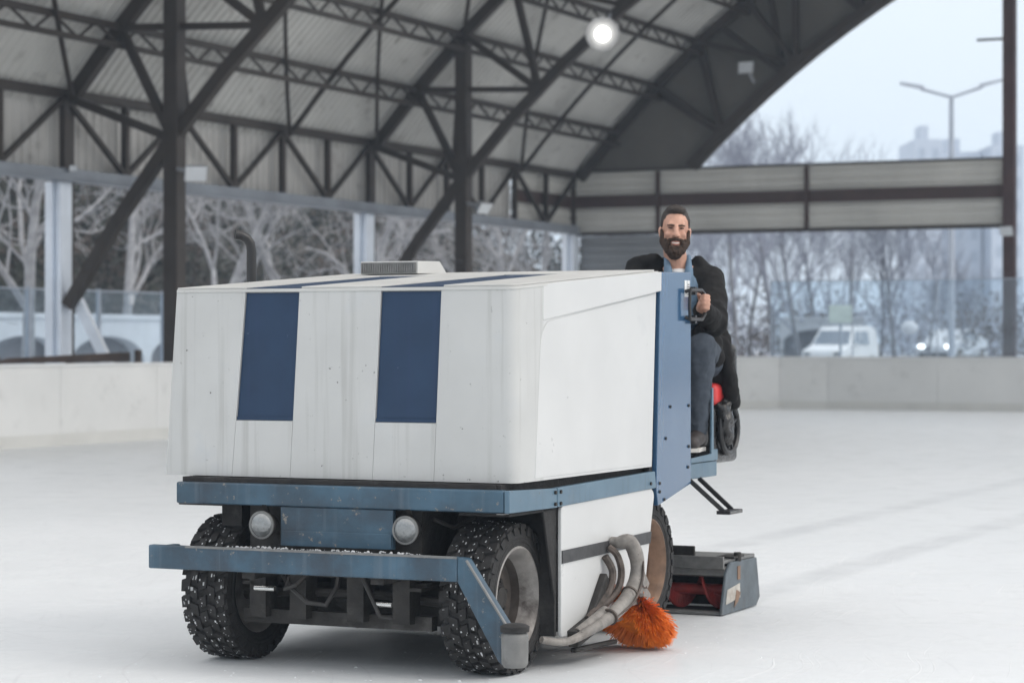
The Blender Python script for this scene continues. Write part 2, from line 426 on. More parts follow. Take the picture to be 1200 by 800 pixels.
def tank():
    mb = MB()
    # core shell (front face sits 14 mm behind the outer sheets)
    mb.hexa([(-.85, -.236, .825), (.80, -.236, .825), (.80, 1.30, .825), (-.85, 1.30, .825)],
            [(-.795, -.236, lid_h(-.236)-.012), (.80, -.236, lid_h(-.236)-.012), (.80, 1.345, lid_h(1.345)-.012), (-.795, 1.345, lid_h(1.345)-.012)])
    g = .0015; F0, F1 = -.252, -.2345
    def sheet(poly): mb.prism(poly, 'y', F0, F1)
    T = 1.634
    def left(h): return -.859+(h-.822)*.0705
    b1l = lambda h: -.497+(h-1.068)*.088; b1r = lambda h: -.213+(h-1.068)*.058
    b2l = lambda h: .191+(h-1.068)*.053; b2r = lambda h: .480+(h-1.068)*.044
    sheet([(left(.822), .822), (b1l(.822)-g, .822), (b1l(T)-g, T), (left(T), T)])
    sheet([(b1r(.822)+g, .822), (b2l(.822)-g, .822), (b2l(T)-g, T), (b1r(T)+g, T)])
    sheet([(b1l(.822), .822), (b1r(.822), .822), (b1r(1.067), 1.067), (b1l(1.067), 1.067)])
    sheet([(b2l(.822), .822), (b2r(.822), .822), (b2r(1.067), 1.067), (b2l(1.067), 1.067)])
    o = mb.build('snow_tank', M['white_paint'], ir)
    # right hand sheet: wraps round the corner in a soft radius
    mb = MB(); outer = []
    r = .05; cx, cy = .85-r, -.252+r
    outer.append((b2r(.822)+g, -.252))
    for k in range(9):
        a = R(270+90*k/8); outer.append((cx+r*math.cos(a), cy+r*math.sin(a)))
    outer.append((.85, .03))
    n = len(outer); vs = []
    for zz in (0, 1):
        for i, (x, y) in enumerate(outer):
            h = .822 if zz == 0 else (T if y < -.2 else min(lid_h(y)-.012, 1.66))
            xx = x if (zz == 0 or i) else b2r(T)+g
            vs.append((xx, y, h))
    for zz in (0, 1):
        for i, (x, y) in enumerate(outer):
            nx, ny = (0, .014) if i == 0 else ((-.014, 0) if i == n-1 else ((cx-x)/r*.014, (cy-y)/r*.014))
            p = vs[zz*n+i]; vs.append((p[0]+nx, p[1]+ny, p[2]))
    fs = []
    for i in range(n-1):
        fs += [(i, i+1, n+i+1, n+i), (2*n+i+1, 2*n+i, 3*n+i, 3*n+i+1), (n+i, n+i+1, 3*n+i+1, 3*n+i), (i+1, i, 2*n+i, 2*n+i+1)]
    fs += [(0, n, 3*n, 2*n), (n-1, 2*n-1, 4*n-1, 3*n-1)][0:0]
    fs += [(0, n, 3*n, 2*n), (2*n-1, n-1, 3*n-1, 4*n-1)]
    mb.add(vs, fs); mb.build('corner_sheet', M['white_paint'], o, smooth=True)
    # blue panels
    for l_, r_ in ((b1l, b1r), (b2l, b2r)):
        mb = MB()
        mb.prism([(l_(1.069)+.001, 1.069), (r_(1.069)-.001, 1.069), (r_(1.622)-.001, 1.622), (l_(1.622)+.001, 1.622)], 'y', -.2425, -.2365)
        mb.prism([(l_(1.069)+.001, 1.069), (r_(1.069)-.001, 1.069), (r_(1.084)-.001, 1.084), (l_(1.084)+.001, 1.084)], 'y', -.2475, -.2428)
        mb.build('blue_panel', M['deep_blue'], o)
    # right flank: flat sheet with the raised, round-cornered field and the lid skirt above it
    mb = MB()
    mb.prism([(.032, .822), (1.285, .822), (1.345, 1.70), (.032, 1.62)], 'x', .80, .8485)
    fl = mb.build('flank_sheet', M['side_white'], ir)
    mb = MB()
    fld = rounded([(-.06, .835, 0), (1.268, .835, 0), (1.320, 1.638, 0), (.005, 1.489, .12)], 0)
    mb.prism(fld, 'x', .8495, .8512)
    mb.build('flank_field', M['side_white'], ir, bevel=.001)
    mb = MB()
    sk = [(.022, 1.500), (1.329, 1.648), (1.362, 1.652), (1.366, 1.742), (.022, 1.656)]; xs = [.8525, .868, .868, .868, .8525]
    mb.add([(.840, y, z) for y, z in sk]+[(x, y, z) for x, (y, z) in zip(xs, sk)], [(0, 1, 2, 3, 4), (9, 8, 7, 6, 5)]+[(i, (i+1) % 5, 5+(i+1) % 5, 5+i) for i in range(5)])
    mb.build('lid_skirt', M['side_white'], ir, bevel=.003)
    # lid
    mb = MB()
    def lid(v0, v1, u0, u1, dz0, dz1):
        mb.hexa([(v0, u0, lid_h(u0)+dz0), (v1, u0, lid_h(u0)+dz0), (v1, u1, lid_h(u1)+dz0), (v0, u1, lid_h(u1)+dz0)],
                [(v0, u0, lid_h(u0)+dz1), (v1, u0, lid_h(u0)+dz1), (v1, u1, lid_h(u1)+dz1), (v0, u1, lid_h(u1)+dz1)])
    def lidp(poly, d0, d1):
        n = len(poly)
        mb.add([(x, y, lid_h(y)+d0) for x, y in poly]+[(x, y, lid_h(y)+d1) for x, y in poly], [tuple(range(n))[::-1], tuple(range(n, 2*n))]+[(i, (i+1) % n, n+(i+1) % n, n+i) for i in range(n)])
    lidp(rounded([(-.805, -.256, .01), (.853, -.256, .053), (.853, 1.36, 0), (-.805, 1.36, 0)], 0), -.014, 0)
    lid(-.80, -.45, -.25, 1.0, .0005, .008); lid(-.17, .215, -.25, 1.0, .0005, .008); lidp(rounded([(.515, -.25, 0), (.845, -.25, .05), (.845, 1.0, 0), (.515, 1.0, 0)], 0), .0005, .008)
    lid(-.80, .84, 1.003, 1.34, .0005, .008)
    lo = mb.build('lid', M['lid_white'], ir, bevel=.002)
    for a, b in ((-.445, -.175), (.22, .51)):
        mb = MB(); lid(a, b, -.249, .998, .0005, .003); mb.build('lid_stripe', M['deep_blue'], lo)
    # vent box on the lid
    mb = MB(); z = lid_h(1.15)+.008
    mb.hexa([(-.60, 1.08, z), (-.285, 1.08, z), (-.235, 1.30, z+.005), (-.60, 1.30, z+.005)],
            [(-.60, 1.08, z+.062), (-.285, 1.08, z+.062), (-.265, 1.28, z+.066), (-.60, 1.28, z+.066)])
    vb = mb.build('vent_box', M['lid_white'], ir, bevel=.004)
    mb = MB()
    mb.box(-.592, -.293, 1.070, 1.079, z+.006, z+.056)
    for k in range(24): mb.box(-.59+k*.0125, -.584+k*.0125, 1.066, 1.0705, z+.008, z+.054)
    mb.build('vent_grille', M['galv'], vb)
tank()

def frame():
    # dark inner frame under the tank
    part('chassis_frame', M['grime_shade_black'], ir, lambda m: (m.box(-.745, .80, -.29, 1.30, .70, .818), m.box(-.60, -.50, -.20, 2.2, .60, .715), m.box(-.4, -.3, -.2, 2.2, .36, .70), m.box(.3, .4, -.2, 2.2, .36, .70),
         m.box(-.745, .78, -.295, -.25, .795, .8175)))
    def fb(m):
        m.box(-.754, .832, -.335, -.292, .703, .797)
        m.box(-.754, -.70, -.292, -.20, .703, .797)
    o = part('front_bar', M['worn_blue'], ir, fb, bevel=.008)
    part('weld_seam', M['galv'], o, lambda m: m.box(.802, .836, -.339, -.29, .698, .702))
    part('front_plate', M['worn_blue'], ir, lambda m: (m.box(-.231, .315, -.325, -.30, .535, .702), m.box(-.225, .31, -.331, -.325, .535, .60)), bevel=.004)
    def sb(m):
        m.prism([(-.333, .703), (.155, .698), (.155, .782), (-.333, .797)], 'x', .834, .858)
        m.prism([(.158, .700), (1.32, .72), (1.30, .800), (.158, .784)], 'x', .834, .860)
    o = part('side_bar', M['side_blue'], ir, sb, bevel=.004)
    def bolts(m):
        for u, h in ((.13, .765), (.13, .715), (.185, .765), (.185, .715), (1.24, .745)): m.cyl((.857, u, h), (.867, u, h), .008, 8)
    pieces('bolt', M['chassis'], o, bolts)
    # white side panel below with a dark rubber stripe
    poly = rounded([(.211, .135, .02), (1.17, .135, .05), (1.19, .26, 0), (1.315, .712, .035), (1.20, .722, 0), (.211, .704, .03)], 0)
    sp = part('side_panel', M['side_white'], ir, lambda m: m.prism(poly, 'x', .835, .853), bevel=.004)
    part('panel_stripe', M['stripe_black'], sp, lambda m: m.prism([(.213, .453), (1.246, .465), (1.260, .519), (.213, .509)], 'x', .8535, .859), bevel=.001)
    part('wheel_well_shade', M['rubber'], ir, lambda m: (m.box(.50, .833, .185, .205, .14, .70), m.box(.60, .834, -.28, .18, .685, .70), m.prism([(.06, .70), (.185, .70), (.185, .30)], 'x', .822, .834)), bevel=.003)  # black sheets added to stand in for shade in the wheel wells
    part('wheel_well_shade', M['rubber'], ir, lambda m: (m.box(-.84, -.50, .185, .205, .14, .70), m.box(-.84, -.60, -.18, .18, .685, .70)), bevel=.003)
    part('side_panel', M['side_white'], ir, lambda m: m.prism([(p[0], max(p[1], .24)) for p in poly], 'x', -.853, -.835))
    # bumper
    def bp(m):
        m.box(-.79, .70, -.50, -.46, .430, .532)
        m.box(-.79, -.75, -.46, -.30, .440, .522)
        m.prism([(.70, .430), (.70, .532), (.745, .528), (.965, .215), (.905, .100), (.885, .115)], 'y', -.50, -.455)
    bo = part('bumper', M['worn_blue'], ir, bp, bevel=.007)
    part('bumper_bracket', M['chassis'], bo, lambda m: (m.box(-.34, -.28, -.46, -.25, .40, .50), m.box(.28, .34, -.46, -.25, .40, .50), m.box(-.72, .70, -.458, -.40, .455, .515)))
    def worn(m):
        m.bar((.745, -.504, .521), (.958, -.504, .218), .006, .016, (0, 1, 0))
        m.bar((-.6, -.5025, .530), (.70, -.5025, .530), .004, .010)
    pieces('bare_edge', M['galv'], bo, worn)
    def rol(m):
        m.lathe([(0, .044), (.012, .052), (.020, .054), (.125, .056), (.134, .053), (.142, .044)], (.962, -.505, .100), (0, 0, 1), 24)
    ro = part('guide_roller', M['roller_grey'], bo, rol, smooth=True)
    part('roller_cap', M['rubber'], ro, lambda m: (m.lathe([(0, .058), (.022, .060), (.03, .045), (.034, .02)], (.962, -.505, .243), (0, 0, 1), 24)), smooth=True)
    # headlights
    for v in (-.308, .388):
        m = MB(); ax = (0, -1, 0)
        m.lathe([(-.07, .02), (-.05, .042), (0, .056), (.012, .0595), (.020, .058)], (v, -.335, .622), ax, 28)
        m.bar((v, -.30, .67), (v, -.33, .71), .02, .012)
        h = m.build('headlight', M['chassis'], ir, smooth=True)
        m = MB(); m.lathe([(.018, .053), (.027, .047), (.033, .032), (.035, .012)], (v, -.335, .622), ax, 28)
        m.build('headlight_lens', M['lens'], h, smooth=True)
        m = MB(); m.lathe([(.014, .0605), (.0225, .0605), (.0225, .0520), (.014, .0520)], (v, -.335, .622), ax, 28, close=False)
        m.build('headlight_ring', M['galv'], h, smooth=True)
    # underbody
    def ub(m):
        m.box(-.50, .50, -.09, .09, .23, .36); m.box(-.47, .47, -.06, .06, .20, .24)
        m.box(-.62, .62, .12, .20, .42, .66); m.box(-.42, .42, -.26, -.22, .40, .70)
        m.lathe([(0, .05), (.03, .12), (.12, .14), (.2, .10), (.25, .04)], (0, -.16, .30), (0, 1, 0), 18)
        for v in (-.36, -.16, .12, .34):
            m.box(v-.04, v+.04, -.30, -.20, .22, .46)
        m.box(-.46, .46, -.25, -.20, .19, .25)
        for v in (-.40, .40):
            for k in range(4): m.box(v-.035, v+.035, -.45+.05*k+.15, .45-.05*k, .36+.016*k, .374+.016*k)
        m.tube([(-.5, -.16, .30), (-.2, -.2, .33), (.2, -.2, .33), (.5, -.16, .30)], .022, 8)
        m.box(-.55, .55, .5, 1.2, .18, .5); m.box(-.80, .80, .24, 1.15, .15, .21); m.box(-.5, .5, 1.65, 1.83, .23, .36)  # the wide low box is added to darken the view under the panels
    part('underbody', M['chassis'], ir, ub)
    def rods(m):
        m.cyl((-.37, -.305, .345), (-.27, -.305, .345), .012, 12); m.cyl((.22, -.305, .30), (.30, -.305, .30), .011, 12)
    pieces('hydraulic_rod', M['steel_bright'], ir, rods, smooth=True)
    def hoses(m):
        m.tube([(-.25, -.27, .40), (-.18, -.33, .36), (-.08, -.36, .30), (0, -.34, .29), (.03, -.30, .36), (.02, -.26, .42)], .011, 8)
        m.tube([(-.21, -.27, .42), (-.20, -.34, .35), (-.14, -.35, .37), (-.11, -.28, .42)], .009, 8)
        m.tube([(.44, -.20, .66), (.5, -.12, .62), (.55, -.02, .66)], .009, 8)
        m.tube([(.15, -.30, .42), (.25, -.32, .25), (.4, -.2, .22)], .01, 8)
    pieces('hydraulic_hose', M['hose'], ir, hoses, smooth=True)
    # exhaust
    part('exhaust_pipe', M['black_paint'], ir, lambda m: (m.tube([(-.90, .55, .75), (-.90, .55, 1.84), (-.903, .545, 1.875), (-.915, .53, 1.90), (-.935, .51, 1.915), (-.955, .49, 1.918)], .024, 14), m.box(-.92, -.84, .53, .57, 1.20, 1.24)), smooth=True)
frame()

def wheel(v, u, side, rim_mat, seed):
    rg = random.Random(seed); Rr = .322; W = .215
    c = (v, u, Rr); ax = (side, 0, 0)
    hub = MB(); hub.lathe([(-W*.02, .095), (W*.03, .09), (W*.05, .05), (W*.16, .046), (W*.18, .03)], c, ax, 20)
    for k in range(6):
        a = k*math.pi/3+.3; p = Vector((v+side*W*.02, u+.072*math.cos(a), Rr+.072*math.sin(a))); hub.cyl(p, p+Vector((side*.02, 0, 0)), .010, 6)
    h = hub.build('wheel', M['chassis'] if u < 1 else M['rim_rust'], ir, smooth=True)
    m = MB()
    m.lathe([(-W*.46, .205), (-W*.44, .196), (-W*.3, .180), (-W*.12, .172), (-W*.10, .0)] , c, ax, 40, close=False)
    m.lathe([(W*.16, .174), (W*.20, .177), (W*.24, .184), (W*.40, .190), (W*.47, .206), (W*.51, .213), (W*.50, .222)], c, ax, 48, close=False)
    m.build('rim', rim_mat, h, smooth=True)
    m = MB(); m.lathe([(-W*.05, .0), (-W*.05, .150), (-W*.02, .170), (W*.161, .1745)], c, ax, 48, close=False)
    m.build('wheel_disc', M['disc_dirt'] if u < 1 else rim_mat, h, smooth=True)
    m = MB()
    prof = [(-W*.455, .205), (-W*.50, .225), (-W*.52, .26), (-W*.50, .288), (-W*.43, .306), (-W*.2, .309), (W*.2, .309), (W*.43, .306), (W*.50, .288), (W*.52, .26), (W*.50, .225), (W*.455, .205)]
    m.lathe(prof, c, ax, 56, close=False)
    nb = 27; st = m
    for k in range(nb):
        for j, x in enumerate((-.086, -.044, 0, .044, .086)):
            a = 2*math.pi*(k+(j % 2)*.5+.1*rg.random())/nb
            er = Vector((0, math.cos(a), math.sin(a))); et = Vector((0, -math.sin(a), math.cos(a))); ex = Vector((1, 0, 0))
            sk = .35*(1 if j % 2 else -1)
            wx = .0175+.003*rg.random(); wt = .025
            r0, r1 = .300, Rr-.001*rg.random()
            if abs(x) > .08: r1 -= .004; wx = .023
            cc = Vector((v+x, u, Rr)); q = []
            for rr, kk in ((r0, 1.06), (r1, .94)):
                for sx, s_t in ((-1, -1), (1, -1), (1, 1), (-1, 1)):
                    q.append(cc+er*rr+ex*(sx*wx*kk)+et*(s_t*wt*kk+sx*wx*sk))
            m.add(q, [(0, 3, 2, 1), (4, 5, 6, 7), (0, 1, 5, 4), (1, 2, 6, 5), (2, 3, 7, 6), (3, 0, 4, 7)])
            for _ in range(rg.choice((1, 2, 2, 3, 4))):
                p = cc+er*(r1+.0005)+ex*rg.uniform(-.8, .8)*wx+et*rg.uniform(-.9, .9)*wt
                s_ = .0011+.0028*rg.random()**1.8; l_ = s_*rg.uniform(.7, 2.6)
                m.cur = 1; st.add([p-ex*s_-et*l_, p+ex*s_-et*l_, p+ex*s_+et*l_, p-ex*s_+et*l_, p+er*.003], [(0, 1, 4), (1, 2, 4), (2, 3, 4), (3, 0, 4), (0, 3, 2, 1)]); m.cur = 0
        # shoulder lugs on both walls
        for sd in (-1, 1):
            a = 2*math.pi*(k+.25)/nb
            er = Vector((0, math.cos(a), math.sin(a))); et = Vector((0, -math.sin(a), math.cos(a)))
            p = Vector((v+sd*W*.505, u, Rr)); q = []
            for off in (-.012, .007):
                for rr, s_t in ((.272, -.015), (.272, .015), (.306, .022), (.306, -.022)):
                    q.append(p+Vector((sd*off, 0, 0))+er*rr+et*s_t)
            m.add(q, [(0, 1, 2, 3), (7, 6, 5, 4), (0, 4, 5, 1), (1, 5, 6, 2), (2, 6, 7, 3), (3, 7, 4, 0)])
    # a raised ring and bead on each wall
    for sd in (-1, 1): m.lathe([(W*.50, .236), (W*.527, .242), (W*.527, .250), (W*.50, .256)], c, (sd, 0, 0), 48, close=False)
    t = m.build('tyre', [M['rubber'], M['slush']], h)
    return h
wheel(-.61, -.03, -1, M['rim_grey'], 1); wheel(.65, -.03, 1, M['rim_grey'], 2)
wheel(-.56, 1.72, -1, M['rim_rust'], 3); wheel(.56, 1.72, 1, M['rim_rust'], 4)

def cockpit():
    # upright side plate beside the driver
    poly = [(1.376, 1.742), (1.787, 1.752), (1.787, .716), (1.345, .634), (1.322, .715), (1.325, .80)]
    sp = part('steering_plate', M['panel_blue'], ir, lambda m: (m.prism(poly, 'x', .832, .858),), bevel=.004)
    def bl(m):
        for u, h in ((1.36, .74), (1.36, .70), (1.74, .80), (1.75, .90), (1.75, 1.10), (1.44, .95), (1.5, 1.10), (1.42, .66)): m.cyl((.857, u, h), (.864, u, h), .0075, 8)
    pieces('bolt', M['chassis'], sp, bl)
    pieces('sticker', M['decal'], sp, lambda m: (m.box(.8585, .8600, 1.695, 1.725, 1.63, 1.71), m.box(.8585, .8600, 1.732, 1.765, 1.63, 1.71)))
    part('sticker_print', M['stripe_black'], sp, lambda m: [m.box(.8602, .8606, 1.737, 1.760, 1.640+.012*k, 1.645+.012*k) for k in range(5)])
    def hd(m):
        m.tube([(.862, 1.70, 1.655), (.885, 1.70, 1.662), (.885, 1.86, 1.665), (.885, 1.905, 1.645), (.885, 1.91, 1.55), (.885, 1.87, 1.522), (.885, 1.70, 1.522), (.862, 1.70, 1.53)], .0095, 10)
        m.tube([(.885, 1.70, 1.662), (.885, 1.695, 1.59), (.885, 1.70, 1.522)], .008, 10)
        m.box(.835, .885, 1.775, 1.80, 1.50, 1.54); m.box(.835, .885, 1.775, 1.80, 1.64, 1.68)
    part('grab_handle', M['black_paint'], sp, hd, smooth=True)
    part('bulkhead', M['grime_shade_black'], ir, lambda m: (m.box(-.80, .831, 1.375, 1.40, .72, 1.70), m.box(-.80, .81, 1.40, 1.62, 1.30, 1.36)), bevel=.004)  # coloured black so the gap beside the tank reads as shade
    part('gap_shade', M['grime_shade_black'], ir, lambda m: m.prism([(1.288, .80), (1.325, .80), (1.374, 1.735), (1.348, 1.70)], 'x', .79, .835))  # dark filler standing in for the shade between tank and plate
    def fl(m):
        m.box(-.80, .850, 1.79, 2.18, .735, .812); m.box(-.80, .50, 2.18, 2.90, .70, .78); m.box(.40, .846, 1.79, 2.10, .813, .825)
    part('footplate', M['side_blue'], ir, fl, bevel=.005)
    part('skirt', M['side_blue'], ir, lambda m: m.prism([(1.790, .815), (2.176, .815), (2.176, .870), (2.12, .872), (2.115, 1.18), (2.095, 1.18), (2.085, .850), (1.795, .838)], 'x', .846, .856), bevel=.002)
    def stp(m):
        m.bar((.84, 1.805, .735), (1.01, 1.83, .583), .016, .022); m.bar((.84, 1.945, .735), (1.01, 1.955, .583), .016, .022)
        m.box(.985, 1.055, 1.80, 1.985, .568, .586)
    part('boarding_step', M['black_paint'], ir, stp, bevel=.002)
    part('step_tread', M['galv'], ir, lambda m: [m.box(1.0555, 1.060, 1.80+.02*k, 1.812+.02*k, .570, .584) for k in range(9)])
    # seat
    st = part('seat', M['black_vinyl'], ir, lambda m: (m.box(.38, .78, 2.34, 2.70, .785, 1.08), m.box(.38, .76, 2.68, 2.76, 1.10, 1.40)), bevel=.03, seg=4)
    part('seat_cushion', M['red_vinyl'], st, lambda m: m.box(.36, .795, 2.32, 2.66, 1.085, 1.20), bevel=.035, seg=4)
    # steering wheel on a column
    m = MB(); c = Vector((.48, 1.86, 1.50)); ax = Vector((0, .55, .83)).normalized(); a = ax.orthogonal().normalized(); b = ax.cross(a)
    m.tube([c+(a*math.cos(t*math.pi/12)+b*math.sin(t*math.pi/12))*.17 for t in range(25)], .013, 8, cap=False)
    for k in range(3):
        q = 2*math.pi*k/3; m.bar(c, c+(a*math.cos(q)+b*math.sin(q))*.17, .02, .008)
    m.cyl(c-ax*.12, c+ax*.015, .03, 12); m.tube([c, c-ax*.25, (.48, 1.66, 1.0), (.48, 1.64, .80)], .025, 10)
    m.build('steering_wheel', M['black_paint'], ir, smooth=True)
    # hand wheel of the conditioner at the back
    m = MB(); c = Vector((.80, 2.50, .965))
    m.tube([c+Vector((0, math.cos(t*math.pi/12), math.sin(t*math.pi/12)))*.13 for t in range(25)], .016, 8, cap=False)
    for k in range(4): m.bar(c, c+Vector((0, math.cos(k*math.pi/2+.4), math.sin(k*math.pi/2+.4)))*.13, .012, .012)
    m.cyl(c-Vector((.05, 0, 0)), c+Vector((.02, 0, 0)), .022, 12)
    m.build('hand_wheel', M['black_paint'], ir, smooth=True)
    # conditioner
    end = [(2.385, .004), (2.40, .06), (2.455, .215), (2.52, .268), (2.93, .262), (2.985, .05), (2.93, .006)]
    def cn(m):
        m.box(-.80, .785, 2.47, 2.95, .262, .280)          # top sheet
        m.box(-.80, .785, 2.93, 2.95, .03, .262)
        m.box(-.80, .785, 2.455, 2.475, .235, .300)        # front lip
        m.prism([(2.475, .236), (2.475, .20), (2.51, .19), (2.51, .25)], 'x', -.80, .785)
        m.box(-.80, .785, 2.40, 2.46, .004, .022)          # blade
    cd = part('conditioner', M['galv'], ir, cn, bevel=.003)
    ep = part('end_plate', M['plate_dark'], cd, lambda m: m.prism(end, 'x', .787, .803), bevel=.004)
    part('end_plate', M['side_blue'], cd, lambda m: m.prism(end, 'x', -.817, -.801), bevel=.004)
    part('wear_patch', M['worn_white'], ep, lambda m: (m.prism([(2.44, .055), (2.66, .075), (2.655, .15), (2.46, .13)], 'x', .8035, .806)), bevel=.001)
    pieces('rust_patch', M['rim_rust'], ep, lambda m: (m.prism([(2.56, .03), (2.60, .12), (2.66, .10), (2.62, .055)], 'x', .8062, .808), m.box(.803, .807, 2.62, 2.66, .17, .24)))
    part('conditioner_bracket', M['chassis'], cd, lambda m: (m.box(.30, .60, 2.52, 2.54, .28, .345), m.box(.28, .32, 2.2, 2.7, .28, .40), m.cyl((.79, 2.66, .262), (.79, 2.66, .31), .02, 10), m.box(.70, .80, 2.58, 2.74, .281, .292), m.box(-.32, -.28, 2.2, 2.7, .28, .50), m.box(-.3, .3, 2.3, 2.34, .35, .7)), bevel=.003)
    m = MB()
    for (cy, cz) in ((2.60, .115),):
        m.cyl((-.78, cy, cz), (.78, cy, cz), .03, 12)
        n = 190; vs = []; fs = []
        for i in range(n+1):
            t = i/n; x = -.78+1.56*t; a = t*2*math.pi*7
            for rr in (.028, .10):
                for dx in (-.006, .006): vs.append((x+dx, cy+rr*math.cos(a), cz+rr*math.sin(a)))
        for i in range(n):
            k = 4*i
            fs += [(k, k+2, k+6, k+4), (k+1, k+5, k+7, k+3), (k+2, k+3, k+7, k+6)]
        m.add(vs, fs)
    m.build('auger', M['red_auger'], cd)
    part('conditioner_inside', M['grime_shade_black'], cd, lambda m: (m.box(-.79, .78, 2.74, 2.76, .02, .26), m.box(-.79, .78, 2.48, 2.74, .004, .010)))
cockpit()

def brush():
    def soft(pts, rs, k=5):          # rounded course through the given points
        P = [Vector(p) for p in pts]; out = []; ro = []
        if not isinstance(rs, list): rs = [rs]*len(P)
        for i in range(len(P)-1):
            p0, p1, p2, p3 = P[max(i-1, 0)], P[i], P[i+1], P[min(i+2, len(P)-1)]
            for j in range(k):
                t = j/k; out.append(.5*((2*p1)+(p2-p0)*t+(2*p0-5*p1+4*p2-p3)*t*t+(3*p1-p0-3*p2+p3)*t**3)); ro.append(rs[i]*(1-t)+rs[i+1]*t)
        return out+[P[-1]], ro+[rs[-1]]
    def arm(m):
        m.tube(*soft([(.895, .745, .505), (.945, .760, .512), (.958, .810, .45), (.958, .830, .385), (.957, .795, .315), (.955, .69, .25), (.955, .52, .20), (.945, .36, .165), (.90, .16, .125), (.84, .03, .145)], [.025, .034, .035, .031, .033, .035, .031, .022, .017, .015]), 14)
        m.tube(*soft([(.93, .52, .225), (.915, .40, .185), (.89, .30, .15)], [.022, .024, .020]), 12)
        m.prism([(.70, .225), (.80, .35), (.86, .335), (.97, .255), (.96, .225)], 'x', .945, .968)
        m.bar((.99, .80, .27), (.96, .95, .225), .018, .014); m.bar((.915, .80, .27), (.89, .95, .225), .018, .014)
        m.cyl((.955, .845, .325), (.99, .845, .325), .026, 14); m.cyl((.86, .76, .505), (.93, .76, .505), .026, 14)
        m.bar((.975, .84, .36), (.975, .90, .30), .02, .03); m.cyl((.93, .92, .245), (.93, .92, .285), .012, 8)
    a = part('brush_arm', M['arm_grey'], ir, arm, smooth=True)
    def hz(m):
        m.tube(*soft([(.87, .70, .49), (.905, .72, .45), (.915, .745, .37), (.91, .70, .29), (.89, .55, .225), (.86, .42, .17)], .016), 8)
        m.tube(*soft([(.87, .66, .45), (.895, .69, .38), (.89, .66, .30), (.885, .56, .24), (.88, .44, .19)], .018), 8)
        m.tube(*soft([(.99, .82, .42), (.995, .80, .34), (.995, .70, .25), (.98, .52, .20), (.955, .36, .17)], .006), 6)
        for (u, h) in ((.74, .275), (.50, .197)): m.lathe([(0, .041), (.010, .041)], (.955, u, h), (0, .9, .4), 14)
    pieces('brush_hose', M['hose_dirty'], a, hz, smooth=True)
    part('brush_bracket', M['chassis'], a, lambda m: (m.bar((.87, .46, .15), (.87, .66, .36), .035, .05), m.bar((.875, .28, .12), (.885, .50, .175), .05, .075), m.bar((.87, .30, .07), (.88, .75, .06), .03, .02)), bevel=.006)
    # bristle head
    c = Vector((.90, .97, .175)); ax = Vector((-.20, -.66, -.72)).normalized()
    e1 = ax.orthogonal().normalized(); e2 = ax.cross(e1)
    hb = MB(); hb.lathe([(-.03, .035), (-.01, .072), (.012, .075), (.03, .05)], c, ax, 24)
    head = hb.build('brush_head', M['arm_grey'], ir, smooth=True)
    b = MB(); rg = random.Random(5)
    b.lathe([(.0, .070), (.03, .10), (.07, .135), (.08, .11), (.065, .04)], c, ax, 24)
    b.v = [(x, y, max(z, .012)) for x, y, z in b.v]
    for i in range(3200):
        a = rg.uniform(0, 2*math.pi); el = rg.random()**.6
        rad = e1*math.cos(a)+e2*math.sin(a)
        p = c+ax*rg.uniform(-.006, .012)+rad*(.045+.03*el)
        sp = R(20+68*el+rg.uniform(-6, 6))
        d = (ax*math.cos(sp)+rad*math.sin(sp)).normalized()
        L = rg.uniform(.122, .142)
        q = p+d*L*.55; t = p+d*L+ax*.016*el+Vector((rg.uniform(-1, 1), rg.uniform(-1, 1), rg.uniform(-1, 1)))*.010
        if t.z < .006: t = t+rad*(.006-t.z)*.5; t.z = .006+rg.random()*.008
        if q.z < .010: q.z = .010
        b.tube([p, q, t], [.0025, .0024, .0016], 3, cap=False)
    b.build('bristles', M['bristle'], head)
brush()

# snow on the bumper
def bumper_snow():
    m = MB(); rg = random.Random(11)
    for i in range(130):
        t = rg.random(); v = -.42+.95*t
        if rg.random() < .3: v = rg.uniform(-.33, -.1)
        u = rg.uniform(-.497, -.44); s = .002+.0045*rg.random()**2
        m.ell((v, u, .533+s*.4), (s*rg.uniform(.8, 1.6), s, s*.8), None, 5, 4)
    o = m.build('snow_crumbs', M['slush'], None, smooth=True)
    o.location = O; o.rotation_euler = (0, 0, RZ)
    tag(o, 'loose white snow crumbs lying along the top of the blue bumper bar', 'snow', kind='stuff')
    # scrapings on the ice round the machine
    m = MB()
    for i in range(260):
        v = rg.uniform(-1.0, 1.6); u = rg.uniform(-1.2, 2.0)
        s = .0012+.0035*rg.random()**3
        m.ell((v, u, s*.3), (s*rg.uniform(.8, 2.2), s*rg.uniform(.8, 2), s*.6), None, 5, 3)
    o = m.build('ice_scrapings', M['snow_bit'], None, smooth=True)
    o.location = O; o.rotation_euler = (0, 0, RZ)
    tag(o, 'small white ice scrapings scattered on the ice around the machine', 'ice scrapings', kind='stuff')
bumper_snow()

